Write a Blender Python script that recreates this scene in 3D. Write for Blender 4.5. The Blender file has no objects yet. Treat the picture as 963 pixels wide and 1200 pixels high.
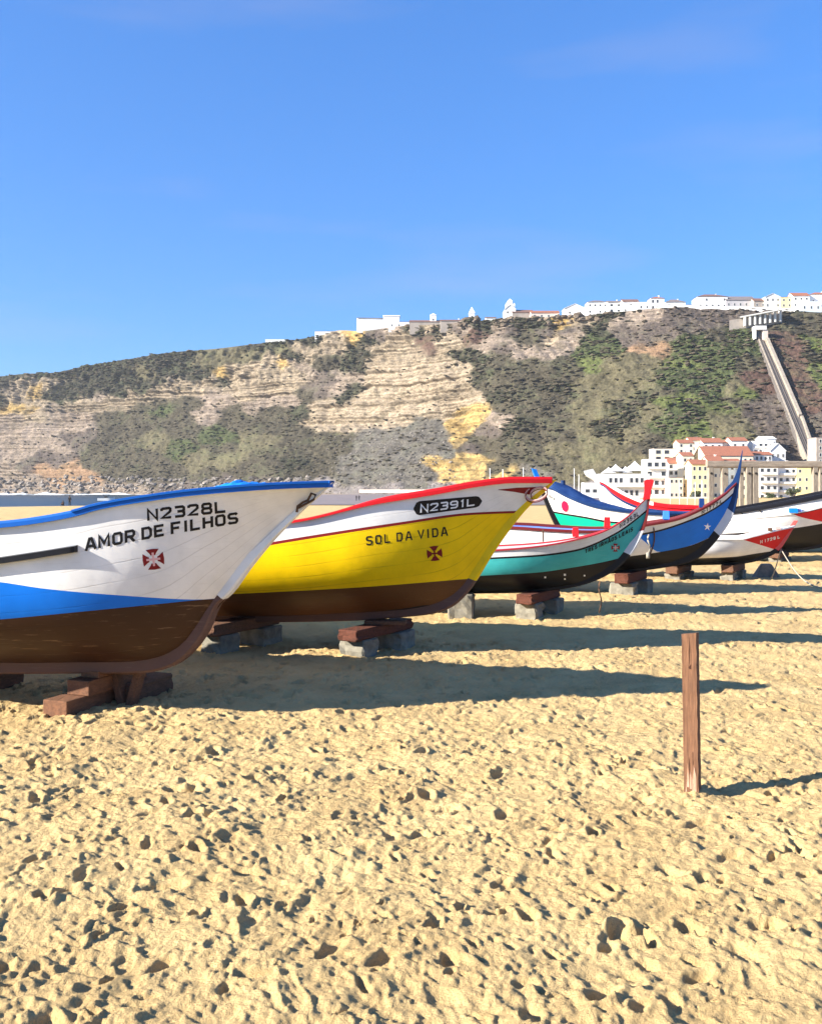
import bpy, bmesh, math, random
import numpy as np
from mathutils import Vector, Matrix
from mathutils.bvhtree import BVHTree

random.seed(7)
RNG = np.random.default_rng(11)
C = bpy.context.scene.collection
F, CX, HY, EYE = 1150.0, 481.5, 571.0, 2.0      # lens in pixels of the 963x1200 frame, horizon row, eye height
SUN_EL, SUN_AZ = math.radians(24.5), math.radians(18)
SUNV = Vector((-math.cos(SUN_EL) * math.cos(SUN_AZ), -math.cos(SUN_EL) * math.sin(SUN_AZ), math.sin(SUN_EL)))
CAM = Vector((0, 0, EYE))


# ------------------------------------------------------------------ helpers
def ray(px, py):
    return Vector(((px - CX) / F, 1.0, -(py - HY) / F))


def at(px, py, Y):
    return CAM + ray(px, py) * Y


def xat(px, Y):
    return (px - CX) / F * Y


def zat(py, Y):
    return EYE - (py - HY) / F * Y


def tag(o, label=None, cat=None, group=None, kind=None):
    if label:
        o['label'] = label
    if cat:
        o['category'] = cat
    if group:
        o['group'] = group
    if kind:
        o['kind'] = kind
    return o


def thing(name, loc, label, cat, group=None):
    o = bpy.data.objects.new(name, None)
    o.empty_display_size = 0.2
    C.objects.link(o)
    o.location = loc
    return tag(o, label, cat, group)


def origin_of(o):
    p = Vector((0, 0, 0))
    while o is not None:
        p = p + o.location
        o = o.parent
    return p


class MB:
    """collects geometry in WORLD coordinates, builds one mesh object"""
    def __init__(self):
        self.v, self.f, self.m = [], [], []

    def add(self, verts, faces, mi=0):
        b = len(self.v)
        self.v += [tuple(p) for p in verts]
        for f in faces:
            self.f.append(tuple(b + i for i in f))
            self.m.append(mi)

    def box(self, c, size, rz=0.0, mi=0, tilt=None, taper=1.0):
        sx, sy, sz = size[0] / 2, size[1] / 2, size[2] / 2
        M = Matrix.Rotation(rz, 3, 'Z')
        if tilt is not None:
            M = M @ tilt
        vs = []
        for z in (-1, 1):
            k = taper if z > 0 else 1.0
            for x, y in ((-1, -1), (1, -1), (1, 1), (-1, 1)):
                vs.append(Vector(c) + M @ Vector((x * sx * k, y * sy * k, z * sz)))
        self.add(vs, [(3, 2, 1, 0), (4, 5, 6, 7), (0, 1, 5, 4), (1, 2, 6, 5), (2, 3, 7, 6), (3, 0, 4, 7)], mi)

    def tube(self, pts, r, n=8, mi=0, r2=None, cap=True):
        pts = [Vector(p) for p in pts]
        rings = []
        for i, p in enumerate(pts):
            d = (pts[min(i + 1, len(pts) - 1)] - pts[max(i - 1, 0)])
            if d.length < 1e-9:
                d = Vector((0, 0, 1))
            d.normalize()
            a = d.cross(Vector((0, 0, 1)))
            if a.length < 1e-3:
                a = d.cross(Vector((1, 0, 0)))
            a.normalize()
            b = d.cross(a)
            rr = r if r2 is None else r + (r2 - r) * i / (len(pts) - 1)
            rings.append([p + (a * math.cos(2 * math.pi * k / n) + b * math.sin(2 * math.pi * k / n)) * rr for k in range(n)])
        vs = [q for rg in rings for q in rg]
        fs = []
        for i in range(len(rings) - 1):
            for k in range(n):
                k2 = (k + 1) % n
                fs.append((i * n + k, i * n + k2, (i + 1) * n + k2, (i + 1) * n + k))
        if cap:
            fs.append(tuple(range(n - 1, -1, -1)))
            fs.append(tuple((len(rings) - 1) * n + k for k in range(n)))
        self.add(vs, fs, mi)

    def build(self, name, mats, parent=None, smooth=False, bevel=0.0, loc=None):
        if not isinstance(mats, (list, tuple)):
            mats = [mats]
        me = bpy.data.meshes.new(name)
        off = origin_of(parent) if parent is not None else Vector(loc or (0, 0, 0))
        me.from_pydata([(x - off[0], y - off[1], z - off[2]) for x, y, z in self.v], [], self.f)
        for m in mats:
            me.materials.append(m)
        me.polygons.foreach_set('material_index', self.m)
        if bevel > 0:
            bm = bmesh.new()
            bm.from_mesh(me)
            bmesh.ops.bevel(bm, geom=[e for e in bm.edges if e.calc_face_angle(0) > 0.5], offset=bevel,
                            segments=2, affect='EDGES', profile=0.5)
            bm.to_mesh(me)
            bm.free()
        if smooth:
            me.polygons.foreach_set('use_smooth', [True] * len(me.polygons))
        me.update()
        o = bpy.data.objects.new(name, me)
        C.objects.link(o)
        if parent is not None:
            o.parent = parent
        elif loc is not None:
            o.location = loc
        return o


def np_mesh(name, V, Fq, mats, smooth=True, mi=None):
    me = bpy.data.meshes.new(name)
    V = np.ascontiguousarray(V, dtype=np.float32)
    Fq = np.ascontiguousarray(Fq, dtype=np.int32)
    k = Fq.shape[1]
    me.vertices.add(len(V))
    me.vertices.foreach_set('co', V.ravel())
    me.loops.add(Fq.size)
    me.loops.foreach_set('vertex_index', Fq.ravel())
    me.polygons.add(len(Fq))
    me.polygons.foreach_set('loop_start', np.arange(0, Fq.size, k, dtype=np.int32))
    me.polygons.foreach_set('loop_total', np.full(len(Fq), k, dtype=np.int32))
    for m in mats if isinstance(mats, (list, tuple)) else [mats]:
        me.materials.append(m)
    if mi is not None:
        me.polygons.foreach_set('material_index', np.ascontiguousarray(mi, dtype=np.int32))
    me.polygons.foreach_set('use_smooth', np.full(len(Fq), smooth, dtype=bool))
    me.update(calc_edges=True)
    me.validate()
    o = bpy.data.objects.new(name, me)
    C.objects.link(o)
    return o


def set_color(o, name, rgb):
    a = o.data.color_attributes.new(name, 'FLOAT_COLOR', 'POINT')
    col = np.ones((len(rgb), 4), dtype=np.float32)
    col[:, :3] = rgb
    a.data.foreach_set('color', col.ravel())


def grid_faces(nr, nc):
    i = np.arange(nr - 1)[:, None] * nc + np.arange(nc - 1)[None, :]
    return np.stack([i, i + 1, i + nc + 1, i + nc], -1).reshape(-1, 4)


# ---- numpy noise
def _h(ix, iy, iz, seed):
    h = (np.asarray(ix).astype(np.int64) * 374761393 + np.asarray(iy).astype(np.int64) * 668265263 + np.asarray(iz).astype(np.int64) * 2147483647 + seed * 974634721) & 0xffffffff
    h = ((h ^ (h >> 13)) * 127412617) & 0xffffffff
    h = ((h ^ (h >> 16)) * 224682251) & 0xffffffff
    return ((h ^ (h >> 15)) & 0xffffff) / float(0xffffff)


def vn(x, y, z=None, seed=0):
    """value noise, -1..1"""
    x, y = np.asarray(x, float), np.asarray(y, float)
    x0, y0 = np.floor(x), np.floor(y)
    fx, fy = x - x0, y - y0
    fx = fx * fx * fx * (fx * (fx * 6 - 15) + 10)
    fy = fy * fy * fy * (fy * (fy * 6 - 15) + 10)
    if z is None:
        iz = np.zeros_like(x0)
        a, b = _h(x0, y0, iz, seed), _h(x0 + 1, y0, iz, seed)
        c, d = _h(x0, y0 + 1, iz, seed), _h(x0 + 1, y0 + 1, iz, seed)
        return ((a * (1 - fx) + b * fx) * (1 - fy) + (c * (1 - fx) + d * fx) * fy) * 2 - 1
    z = np.asarray(z, float)
    z0 = np.floor(z)
    fz = z - z0
    fz = fz * fz * (3 - 2 * fz)
    r = []
    for k in (0, 1):
        a, b = _h(x0, y0, z0 + k, seed), _h(x0 + 1, y0, z0 + k, seed)
        c, d = _h(x0, y0 + 1, z0 + k, seed), _h(x0 + 1, y0 + 1, z0 + k, seed)
        r.append((a * (1 - fx) + b * fx) * (1 - fy) + (c * (1 - fx) + d * fx) * fy)
    return (r[0] * (1 - fz) + r[1] * fz) * 2 - 1


def fbm(x, y, z=None, seed=0, oct=4, gain=0.5):
    s, a, k, t = 0.0, 1.0, 1.0, 0.0
    for i in range(oct):
        s = s + a * vn(x * k, y * k, None if z is None else z * k, seed + i * 17)
        t += a
        a *= gain
        k *= 2.03
    return s / t


def sstep(t):
    t = np.clip(t, 0, 1)
    return t * t * (3 - 2 * t)


def pchip(xs, ys):
    """monotone cubic through the points; linear beyond the ends"""
    xs, ys = np.asarray(xs, float), np.asarray(ys, float)
    o = np.argsort(xs)
    xs, ys = xs[o], ys[o]
    h = np.diff(xs)
    dl = np.diff(ys) / h
    m = np.zeros(len(xs))
    if len(xs) > 2:
        w1 = 2 * h[1:] + h[:-1]
        w2 = h[1:] + 2 * h[:-1]
        ok = (dl[1:] * dl[:-1]) > 0
        with np.errstate(divide='ignore', invalid='ignore'):
            hm = (w1 + w2) / (w1 / dl[:-1] + w2 / dl[1:])
        m[1:-1] = np.where(ok, hm, 0)
    m[0], m[-1] = dl[0], dl[-1]

    def f(x):
        x = np.asarray(x, float)
        i = np.clip(np.searchsorted(xs, x) - 1, 0, len(xs) - 2)
        hh = h[i]
        t = np.clip((x - xs[i]) / hh, 0, 1)
        r = (ys[i] * (1 + 2 * t) * (1 - t) ** 2 + hh * m[i] * t * (1 - t) ** 2 + ys[i + 1] * t * t * (3 - 2 * t) + hh * m[i + 1] * t * t * (t - 1))
        r = np.where(x < xs[0], ys[0] + m[0] * (x - xs[0]), r)
        return np.where(x > xs[-1], ys[-1] + m[-1] * (x - xs[-1]), r)
    return f


# ------------------------------------------------------------------ materials
def s2l(c):
    return tuple(((v / 255) / 12.92 if v / 255 <= 0.04045 else ((v / 255 + 0.055) / 1.055) ** 2.4) for v in c)


class NT:
    def __init__(self, name):
        self.m = bpy.data.materials.new(name)
        self.m.use_nodes = True
        self.t = self.m.node_tree
        self.b = self.t.nodes['Principled BSDF']

    def n(self, typ, **kw):
        nd = self.t.nodes.new(typ)
        for k, v in kw.items():
            if k.startswith('i_'):
                nd.inputs[k[2:].replace('_', ' ')].default_value = v
            else:
                setattr(nd, k, v)
        return nd

    def l(self, a, b):
        self.t.links.new(a, b)


def paint(name, col, rough=0.45, var=0.12, seam=0.0, bump=0.15, scuff=0.0, scuff_col=(0.5, 0.45, 0.4), spec=0.22, seam_n=9.0, planks_uv=False):
    """brushed-on boat paint over planks: slight tone changes, worn seams, scratches"""
    k = NT(name)
    tc = k.n('ShaderNodeTexCoord')
    n1 = k.n('ShaderNodeTexNoise', i_Scale=2.3, i_Detail=5.0, i_Roughness=0.6)
    k.l(tc.outputs['Object'], n1.inputs['Vector'])
    rmp = k.n('ShaderNodeMapRange')
    rmp.inputs['From Min'].default_value = 0.3
    rmp.inputs['From Max'].default_value = 0.7
    rmp.inputs['To Min'].default_value = 1 - var
    rmp.inputs['To Max'].default_value = 1 + var * 0.5
    k.l(n1.outputs['Fac'], rmp.inputs['Value'])
    mul = k.n('ShaderNodeMix', data_type='RGBA', blend_type='MULTIPLY')
    mul.inputs['Factor'].default_value = 1
    mul.inputs['A'].default_value = (*col, 1)
    k.l(rmp.outputs['Result'], mul.inputs['B'])
    out = mul.outputs['Result']
    if scuff > 0:
        mp = k.n('ShaderNodeMapping')
        mp.inputs['Scale'].default_value = (1.2, 1.2, 14)
        mp.inputs['Rotation'].default_value = (0, 0.15, 0)
        k.l(tc.outputs['Object'], mp.inputs['Vector'])
        n2 = k.n('ShaderNodeTexNoise', i_Scale=3.0, i_Detail=7.0, i_Roughness=0.65)
        k.l(mp.outputs['Vector'], n2.inputs['Vector'])
        r2 = k.n('ShaderNodeMapRange')
        r2.inputs['From Min'].default_value = 0.58
        r2.inputs['From Max'].default_value = 0.70
        r2.inputs['To Max'].default_value = scuff
        k.l(n2.outputs['Fac'], r2.inputs['Value'])
        mx = k.n('ShaderNodeMix', data_type='RGBA')
        mx.inputs['B'].default_value = (*scuff_col, 1)
        k.l(out, mx.inputs['A'])
        k.l(r2.outputs['Result'], mx.inputs['Factor'])
        out = mx.outputs['Result']
    n3 = k.n('ShaderNodeTexNoise', i_Scale=9.0, i_Detail=6.0)
    k.l(tc.outputs['Object'], n3.inputs['Vector'])
    hsrc = n3.outputs['Fac']
    if planks_uv:
        uv = k.n('ShaderNodeUVMap', uv_map='hull')
        sp = k.n('ShaderNodeSeparateXYZ')
        k.l(uv.outputs['UV'], sp.inputs['Vector'])
        nz = k.n('ShaderNodeMath', operation='MULTIPLY_ADD')
        nz.inputs[1].default_value = 0.012
        k.l(n1.outputs['Fac'], nz.inputs[0])
        k.l(sp.outputs['Y'], nz.inputs[2])
        fr = k.n('ShaderNodeMath', operation='MULTIPLY')
        fr.inputs[1].default_value = seam_n
        k.l(nz.outputs[0], fr.inputs[0])
        pp = k.n('ShaderNodeMath', operation='PINGPONG')
        pp.inputs[1].default_value = 0.5
        k.l(fr.outputs[0], pp.inputs[0])
        gr = k.n('ShaderNodeMapRange')
        gr.inputs['From Max'].default_value = 0.05
        k.l(pp.outputs[0], gr.inputs['Value'])
        # worn: the seam opens only in places
        n4 = k.n('ShaderNodeTexNoise', i_Scale=1.4, i_Detail=3.0)
        k.l(tc.outputs['Object'], n4.inputs['Vector'])
        r4 = k.n('ShaderNodeMapRange')
        r4.inputs['From Min'].default_value = 0.4
        r4.inputs['From Max'].default_value = 0.62
        r4.inputs['To Min'].default_value = 0.15
        r4.inputs['To Max'].default_value = 1.0
        k.l(n4.outputs['Fac'], r4.inputs['Value'])
        inv = k.n('ShaderNodeMath', operation='SUBTRACT')
        inv.inputs[0].default_value = 1.0
        k.l(gr.outputs['Result'], inv.inputs[1])
        sm = k.n('ShaderNodeMath', operation='MULTIPLY')
        k.l(inv.outputs[0], sm.inputs[0])
        k.l(r4.outputs['Result'], sm.inputs[1])
        hh = k.n('ShaderNodeMath', operation='MULTIPLY_ADD')
        hh.inputs[1].default_value = -0.9
        k.l(sm.outputs[0], hh.inputs[0])
        k.l(n3.outputs['Fac'], hh.inputs[2])
        hsrc = hh.outputs[0]
        if seam > 0:
            mx = k.n('ShaderNodeMix', data_type='RGBA', blend_type='MULTIPLY')
            mx.inputs['B'].default_value = (0.45, 0.42, 0.4, 1)
            fm = k.n('ShaderNodeMath', operation='MULTIPLY')
            fm.inputs[1].default_value = seam
            k.l(sm.outputs[0], fm.inputs[0])
            k.l(fm.outputs[0], mx.inputs['Factor'])
            k.l(out, mx.inputs['A'])
            out = mx.outputs['Result']
    bp = k.n('ShaderNodeBump', i_Strength=bump, i_Distance=0.012)
    k.l(hsrc, bp.inputs['Height'])
    k.l(bp.outputs['Normal'], k.b.inputs['Normal'])
    k.l(out, k.b.inputs['Base Color'])
    k.b.inputs['Roughness'].default_value = rough
    k.b.inputs['Specular IOR Level'].default_value = spec
    return k.m


def rough_mat(name, col, col2, scale=6.0, rough=0.9, bump=0.5, dist=0.02, stretch=(1, 1, 1), rot=(0, 0, 0), lo=0.35, hi=0.65, spec=0.2):
    """two-tone noisy surface: wood (stretch), concrete, plaster, rock, roof"""
    k = NT(name)
    tc = k.n('ShaderNodeTexCoord')
    mp = k.n('ShaderNodeMapping')
    mp.inputs['Scale'].default_value = stretch
    mp.inputs['Rotation'].default_value = rot
    k.l(tc.outputs['Object'], mp.inputs['Vector'])
    n1 = k.n('ShaderNodeTexNoise', i_Scale=scale, i_Detail=7.0, i_Roughness=0.65)
    k.l(mp.outputs['Vector'], n1.inputs['Vector'])
    r = k.n('ShaderNodeMapRange')
    r.inputs['From Min'].default_value = lo
    r.inputs['From Max'].default_value = hi
    k.l(n1.outputs['Fac'], r.inputs['Value'])
    mx = k.n('ShaderNodeMix', data_type='RGBA')
    mx.inputs['A'].default_value = (*col, 1)
    mx.inputs['B'].default_value = (*col2, 1)
    k.l(r.outputs['Result'], mx.inputs['Factor'])
    k.l(mx.outputs['Result'], k.b.inputs['Base Color'])
    bp = k.n('ShaderNodeBump', i_Strength=bump, i_Distance=dist)
    k.l(n1.outputs['Fac'], bp.inputs['Height'])
    k.l(bp.outputs['Normal'], k.b.inputs['Normal'])
    k.b.inputs['Roughness'].default_value = rough
    k.b.inputs['Specular IOR Level'].default_value = spec
    return k.m


def plain(name, col, rough=0.7, spec=0.3):
    return rough_mat(name, col, tuple(c * 0.86 for c in col), scale=3.0, rough=rough, bump=0.05, spec=spec)


# ------------------------------------------------------------------ camera, sun, sky
sc = bpy.context.scene
cam = bpy.data.cameras.new('camera')
cam.sensor_fit = 'VERTICAL'
cam.sensor_height = 24.0
cam.lens = 24.0 * F / 1200.0
cam.shift_y = (HY - 600.0) / 1200.0
cam.clip_start, cam.clip_end = 0.05, 20000
co = bpy.data.objects.new('camera', cam)
co.location = CAM
co.rotation_euler = (math.radians(90), 0, 0)
C.objects.link(co)
sc.camera = co
sl = bpy.data.lights.new('sun', 'SUN')
sl.energy = 5.0
sl.angle = math.radians(0.5)
sl.color = (1.0, 0.93, 0.82)
so = bpy.data.objects.new('sun', sl)
so.rotation_euler = (-SUNV).to_track_quat('-Z', 'Y').to_euler()
so.location = (-30, -10, 40)
C.objects.link(so)

w = bpy.data.worlds.new('World')
sc.world = w
w.use_nodes = True
t = w.node_tree
bg = t.nodes['Background']
sky = t.nodes.new('ShaderNodeTexSky')
sky.sky_type = 'NISHITA'
sky.sun_disc = False
sky.sun_elevation = SUN_EL
sky.sun_rotation = math.atan2(SUNV.x, SUNV.y)
sky.altitude = 0
sky.air_density = 1.15
sky.dust_density = 0.6
sky.ozone_density = 2.2
# thin high cirrus, a property of the sky in every direction
tcw = t.nodes.new('ShaderNodeTexCoord')
mpw = t.nodes.new('ShaderNodeMapping')
mpw.inputs['Scale'].default_value = (1.1, 1.6, 7.0)
mpw.inputs['Rotation'].default_value = (0.0, 0.1, 0.3)
t.links.new(tcw.outputs['Generated'], mpw.inputs['Vector'])
nw = t.nodes.new('ShaderNodeTexNoise')
nw.inputs['Scale'].default_value = 1.9
nw.inputs['Detail'].default_value = 6.0
nw.inputs['Roughness'].default_value = 0.5
t.links.new(mpw.outputs['Vector'], nw.inputs['Vector'])
rw = t.nodes.new('ShaderNodeMapRange')
rw.inputs['From Min'].default_value = 0.52
rw.inputs['From Max'].default_value = 0.8
rw.inputs['To Max'].default_value = 0.22
t.links.new(nw.outputs['Fac'], rw.inputs['Value'])
mw = t.nodes.new('ShaderNodeMix')
mw.data_type = 'RGBA'
mw.inputs['B'].default_value = (4.4, 4.0, 4.6, 1)
hs = t.nodes.new('ShaderNodeHueSaturation')
hs.inputs['Saturation'].default_value = 1.2
gm = t.nodes.new('ShaderNodeGamma')          # a clear sea sky: flatter towards the horizon and bluer than the model's
gm.inputs['Gamma'].default_value = 0.66
tn = t.nodes.new('ShaderNodeMix')
tn.data_type, tn.blend_type = 'RGBA', 'MULTIPLY'
tn.inputs['Factor'].default_value = 1
tn.inputs['B'].default_value = (0.77, 1.44, 2.6, 1)
t.links.new(sky.outputs['Color'], hs.inputs['Color'])
t.links.new(hs.outputs['Color'], gm.inputs['Color'])
t.links.new(gm.outputs['Color'], tn.inputs['A'])
t.links.new(tn.outputs['Result'], mw.inputs['A'])
t.links.new(rw.outputs['Result'], mw.inputs['Factor'])
t.links.new(mw.outputs['Result'], bg.inputs['Color'])
bg.inputs['Strength'].default_value = 0.0502
sc.view_settings.view_transform = 'Standard'
sc.view_settings.look = 'None'
sc.view_settings.gamma = 1
sc.view_settings.use_curve_mapping = False
sc.view_settings.exposure = 1.62
sc.cycles.max_bounces = 6
sc.cycles.use_denoising = True
# ------------------------------------------------------------------ beach
def base_z(X, Y):
    z = -2.3 * sstep((Y - 45) / 240.0)
    z = z - 3.2 * sstep((-X - 55) / 95.0) * sstep((Y - 20) / 60.0)
    return z


def beach():
    ys = [-120, -70, -40, -22, -12, -6, -3, -1, 0.3, 1.3]
    y = 2.0
    while y < 2400:
        ys.append(y)
        y += min(max(0.0105, y * y * 0.00030), max(0.3, y * 0.03))
    Y = np.array(ys)
    W = np.maximum(np.abs(Y), 3.0)
    W = np.where(Y < 0, np.maximum(4, np.abs(Y) * 1.2 + 4), W)
    S = np.linspace(-0.92, 0.92, 1060)
    XX = S[None, :] * W[:, None]
    YY = np.repeat(Y[:, None], len(S), 1)
    fade = 1 / (1 + (np.maximum(YY, 0) / 60) ** 2)
    Z = base_z(XX, YY)
    H = 0.05 * fbm(XX * 0.35, YY * 0.35, seed=3, oct=3) * fade
    H += 0.026 * fbm(XX * 2.4, YY * 2.4, seed=130, oct=2) * fade
    # scuffed lumps, ridges, grains
    wx = XX + 0.10 * vn(XX * 3.2, YY * 3.2, seed=50)
    wy = YY + 0.10 * vn(XX * 3.2, YY * 3.2, seed=51)
    H += 0.013 * fbm(wx * 6.5, wy * 6.5, seed=21, oct=4, gain=0.55) * fade
    rd = 1 - np.abs(fbm(wx * 6.5, wy * 6.5, seed=33, oct=3))
    H += 0.016 * (rd ** 4 - 0.35) * fade
    near = np.clip(1.4 - YY / 14.0, 0, 1)
    H += 0.012 * fbm(XX * 20, YY * 20, seed=61, oct=3, gain=0.65) * near
    # kicked-up clods: rounded heaps with sharp creases between
    H += 0.021 * (np.abs(fbm(wx * 9.5, wy * 9.5, seed=71, oct=3, gain=0.5)) - 0.2) * fade
    # footprints
    r = np.random.default_rng(5)
    n = 0
    prints = []
    for (y0, y1, dens) in ((2.2, 7, 40.0), (7, 13, 44.0), (13, 24, 14.0), (24, 42, 2.6)):
        xm = 0.62 * y1
        cnt = int((y1 - y0) * 2 * xm * dens)
        for _ in range(cnt):
            prints.append((r.uniform(-xm, xm), r.uniform(y0, y1)))
    # a few walked tracks that cross the dunes
    for _ in range(26):
        x, y, a = r.uniform(-9, 9), r.uniform(2.5, 24), r.uniform(0, 2 * math.pi)
        for k in range(22):
            a += r.normal(0, 0.08)
            x += 0.62 * math.cos(a)
            y += 0.62 * math.sin(a)
            sgn = 1 if k % 2 else -1
            prints.append((x - sgn * 0.1 * math.sin(a), y + sgn * 0.1 * math.cos(a)))
    for (px, py) in prints:
        if not (2.1 < py < 45):
            continue
        far = 1.0 if py < 12 else 1.0 + (py - 12) * 0.05
        la = (0.026 + 0.085 * r.random() ** 2.8) * far
        lb = la * r.uniform(0.33, 0.65)
        dep = r.uniform(0.013, 0.046) * (1.0 if py < 14 else 1.2) * min(1, la / 0.055)
        a = r.uniform(0, math.pi)
        R = la * 1.9
        i0, i1 = np.searchsorted(Y, py - R), np.searchsorted(Y, py + R)
        if i1 <= i0:
            continue
        ww = max(py, 3.0)
        j0, j1 = np.searchsorted(S, (px - R) / ww), np.searchsorted(S, (px + R) / ww)
        if j1 <= j0:
            continue
        dx = XX[i0:i1, j0:j1] - px
        dy = YY[i0:i1, j0:j1] - py
        ca, sa = math.cos(a), math.sin(a)
        u = (dx * ca + dy * sa) / la
        v = (-dx * sa + dy * ca) / lb
        v = v + 0.35 * (u * u) * r.uniform(-1, 1)
        d = np.sqrt(u * u + v * v) * (1 + 0.22 * vn(dx * 16 + px * 7, dy * 16, seed=9))
        slope = 1 + 0.5 * u * r.uniform(-1, 1)
        hole = -dep * np.clip(slope, 0.3, 1.6) * (1 - sstep((d - 0.54) / 0.5))
        rim = dep * 0.42 * np.exp(-((d - 1.28) / 0.3) ** 2) * (0.6 + 0.6 * vn(dx * 9, dy * 9 + py * 3, seed=13))
        # a print presses what was there flat
        keep = 0.45 + 0.55 * sstep((d - 0.4) / 0.8)
        H[i0:i1, j0:j1] = H[i0:i1, j0:j1] * keep + hole + rim
        n += 1
    # sand heaped and scooped round the post
    dp = np.hypot(XX - 1.845, YY - 6.38)
    H += 0.035 * np.exp(-(dp / 0.13) ** 2) * (0.7 + 0.6 * vn(XX * 14, YY * 14, seed=120)) - 0.03 * np.exp(-((dp - 0.27) / 0.08) ** 2) * (0.5 + 0.5 * vn(XX * 5, YY * 5, seed=121))
    # wind-blown sand damps the surface under the far boats
    V = np.stack([XX, YY, Z + H], -1).reshape(-1, 3)
    o = np_mesh('beach_sand', V, grid_faces(len(Y), len(S)), M['sand'])
    tag(o, kind='structure')
    return o


def sand_mat():
    k = NT('sand')
    geo = k.n('ShaderNodeNewGeometry')
    n1 = k.n('ShaderNodeTexNoise', i_Scale=1.3, i_Detail=8.0, i_Roughness=0.6)
    k.l(geo.outputs['Position'], n1.inputs['Vector'])
    n2 = k.n('ShaderNodeTexNoise', i_Scale=140.0, i_Detail=4.0, i_Roughness=0.8)
    k.l(geo.outputs['Position'], n2.inputs['Vector'])
    cr = k.n('ShaderNodeValToRGB')
    cr.color_ramp.elements[0].position = 0.3
    cr.color_ramp.elements[0].color = (0.52, 0.357, 0.160, 1)
    cr.color_ramp.elements[1].position = 0.7
    cr.color_ramp.elements[1].color = (0.68, 0.49, 0.230, 1)
    k.l(n1.outputs['Fac'], cr.inputs['Fac'])
    g = k.n('ShaderNodeMapRange')
    g.inputs['From Min'].default_value = 0.3
    g.inputs['From Max'].default_value = 0.7
    g.inputs['To Min'].default_value = 0.72
    g.inputs['To Max'].default_value = 1.12
    k.l(n2.outputs['Fac'], g.inputs['Value'])
    mul = k.n('ShaderNodeMix', data_type='RGBA', blend_type='MULTIPLY')
    mul.inputs['Factor'].default_value = 1
    k.l(cr.outputs['Color'], mul.inputs['A'])
    k.l(g.outputs['Result'], mul.inputs['B'])
    # scattered dry bits and shell specks
    vo = k.n('ShaderNodeTexVoronoi', i_Scale=9.0)
    k.l(geo.outputs['Position'], vo.inputs['Vector'])
    vr = k.n('ShaderNodeMapRange')
    vr.inputs['From Min'].default_value = 0.05
    vr.inputs['From Max'].default_value = 0.075
    vr.inputs['To Min'].default_value = 0.45
    vr.inputs['To Max'].default_value = 0.0
    k.l(vo.outputs['Distance'], vr.inputs['Value'])
    mx = k.n('ShaderNodeMix', data_type='RGBA')
    mx.inputs['B'].default_value = (0.16, 0.11, 0.07, 1)
    k.l(vr.outputs['Result'], mx.inputs['Factor'])
    k.l(mul.outputs['Result'], mx.inputs['A'])
    k.l(mx.outputs['Result'], k.b.inputs['Base Color'])
    n3 = k.n('ShaderNodeTexNoise', i_Scale=28.0, i_Detail=7.0, i_Roughness=0.7)
    k.l(geo.outputs['Position'], n3.inputs['Vector'])
    bp = k.n('ShaderNodeBump', i_Strength=1.0, i_Distance=0.035)
    k.l(n3.outputs['Fac'], bp.inputs['Height'])
    bp2 = k.n('ShaderNodeBump', i_Strength=0.35, i_Distance=0.004)
    k.l(n2.outputs['Fac'], bp2.inputs['Height'])
    k.l(bp.outputs['Normal'], bp2.inputs['Normal'])
    k.l(bp2.outputs['Normal'], k.b.inputs['Normal'])
    k.b.inputs['Roughness'].default_value = 1.0
    k.b.inputs['Specular IOR Level'].default_value = 0.1
    return k.m


M = {}
M['sand'] = sand_mat()
beach()

# ------------------------------------------------------------------ sea
k = NT('sea_water')
geo = k.n('ShaderNodeNewGeometry')
n1 = k.n('ShaderNodeTexNoise', i_Scale=0.22, i_Detail=6.0, i_Roughness=0.6)
k.l(geo.outputs['Position'], n1.inputs['Vector'])
bp = k.n('ShaderNodeBump', i_Strength=0.9, i_Distance=1.2)
k.l(n1.outputs['Fac'], bp.inputs['Height'])
k.l(bp.outputs['Normal'], k.b.inputs['Normal'])
k.b.inputs['Base Color'].default_value = (0.012, 0.042, 0.066, 1)
k.b.inputs['Roughness'].default_value = 0.3
k.b.inputs['Specular IOR Level'].default_value = 0.2
M['sea'] = k.m
mb = MB()
mb.add([(-2600, 30, -4), (-20, 30, -4), (-20, 2600, -4), (-2600, 2600, -4)], [(0, 1, 2, 3)])
tag(mb.build('sea', M['sea']), kind='structure')

M['foam'] = rough_mat('surf_foam', (0.8, 0.82, 0.83), (0.55, 0.62, 0.66), scale=0.5, rough=0.8, bump=0.4, dist=0.3)


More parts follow.
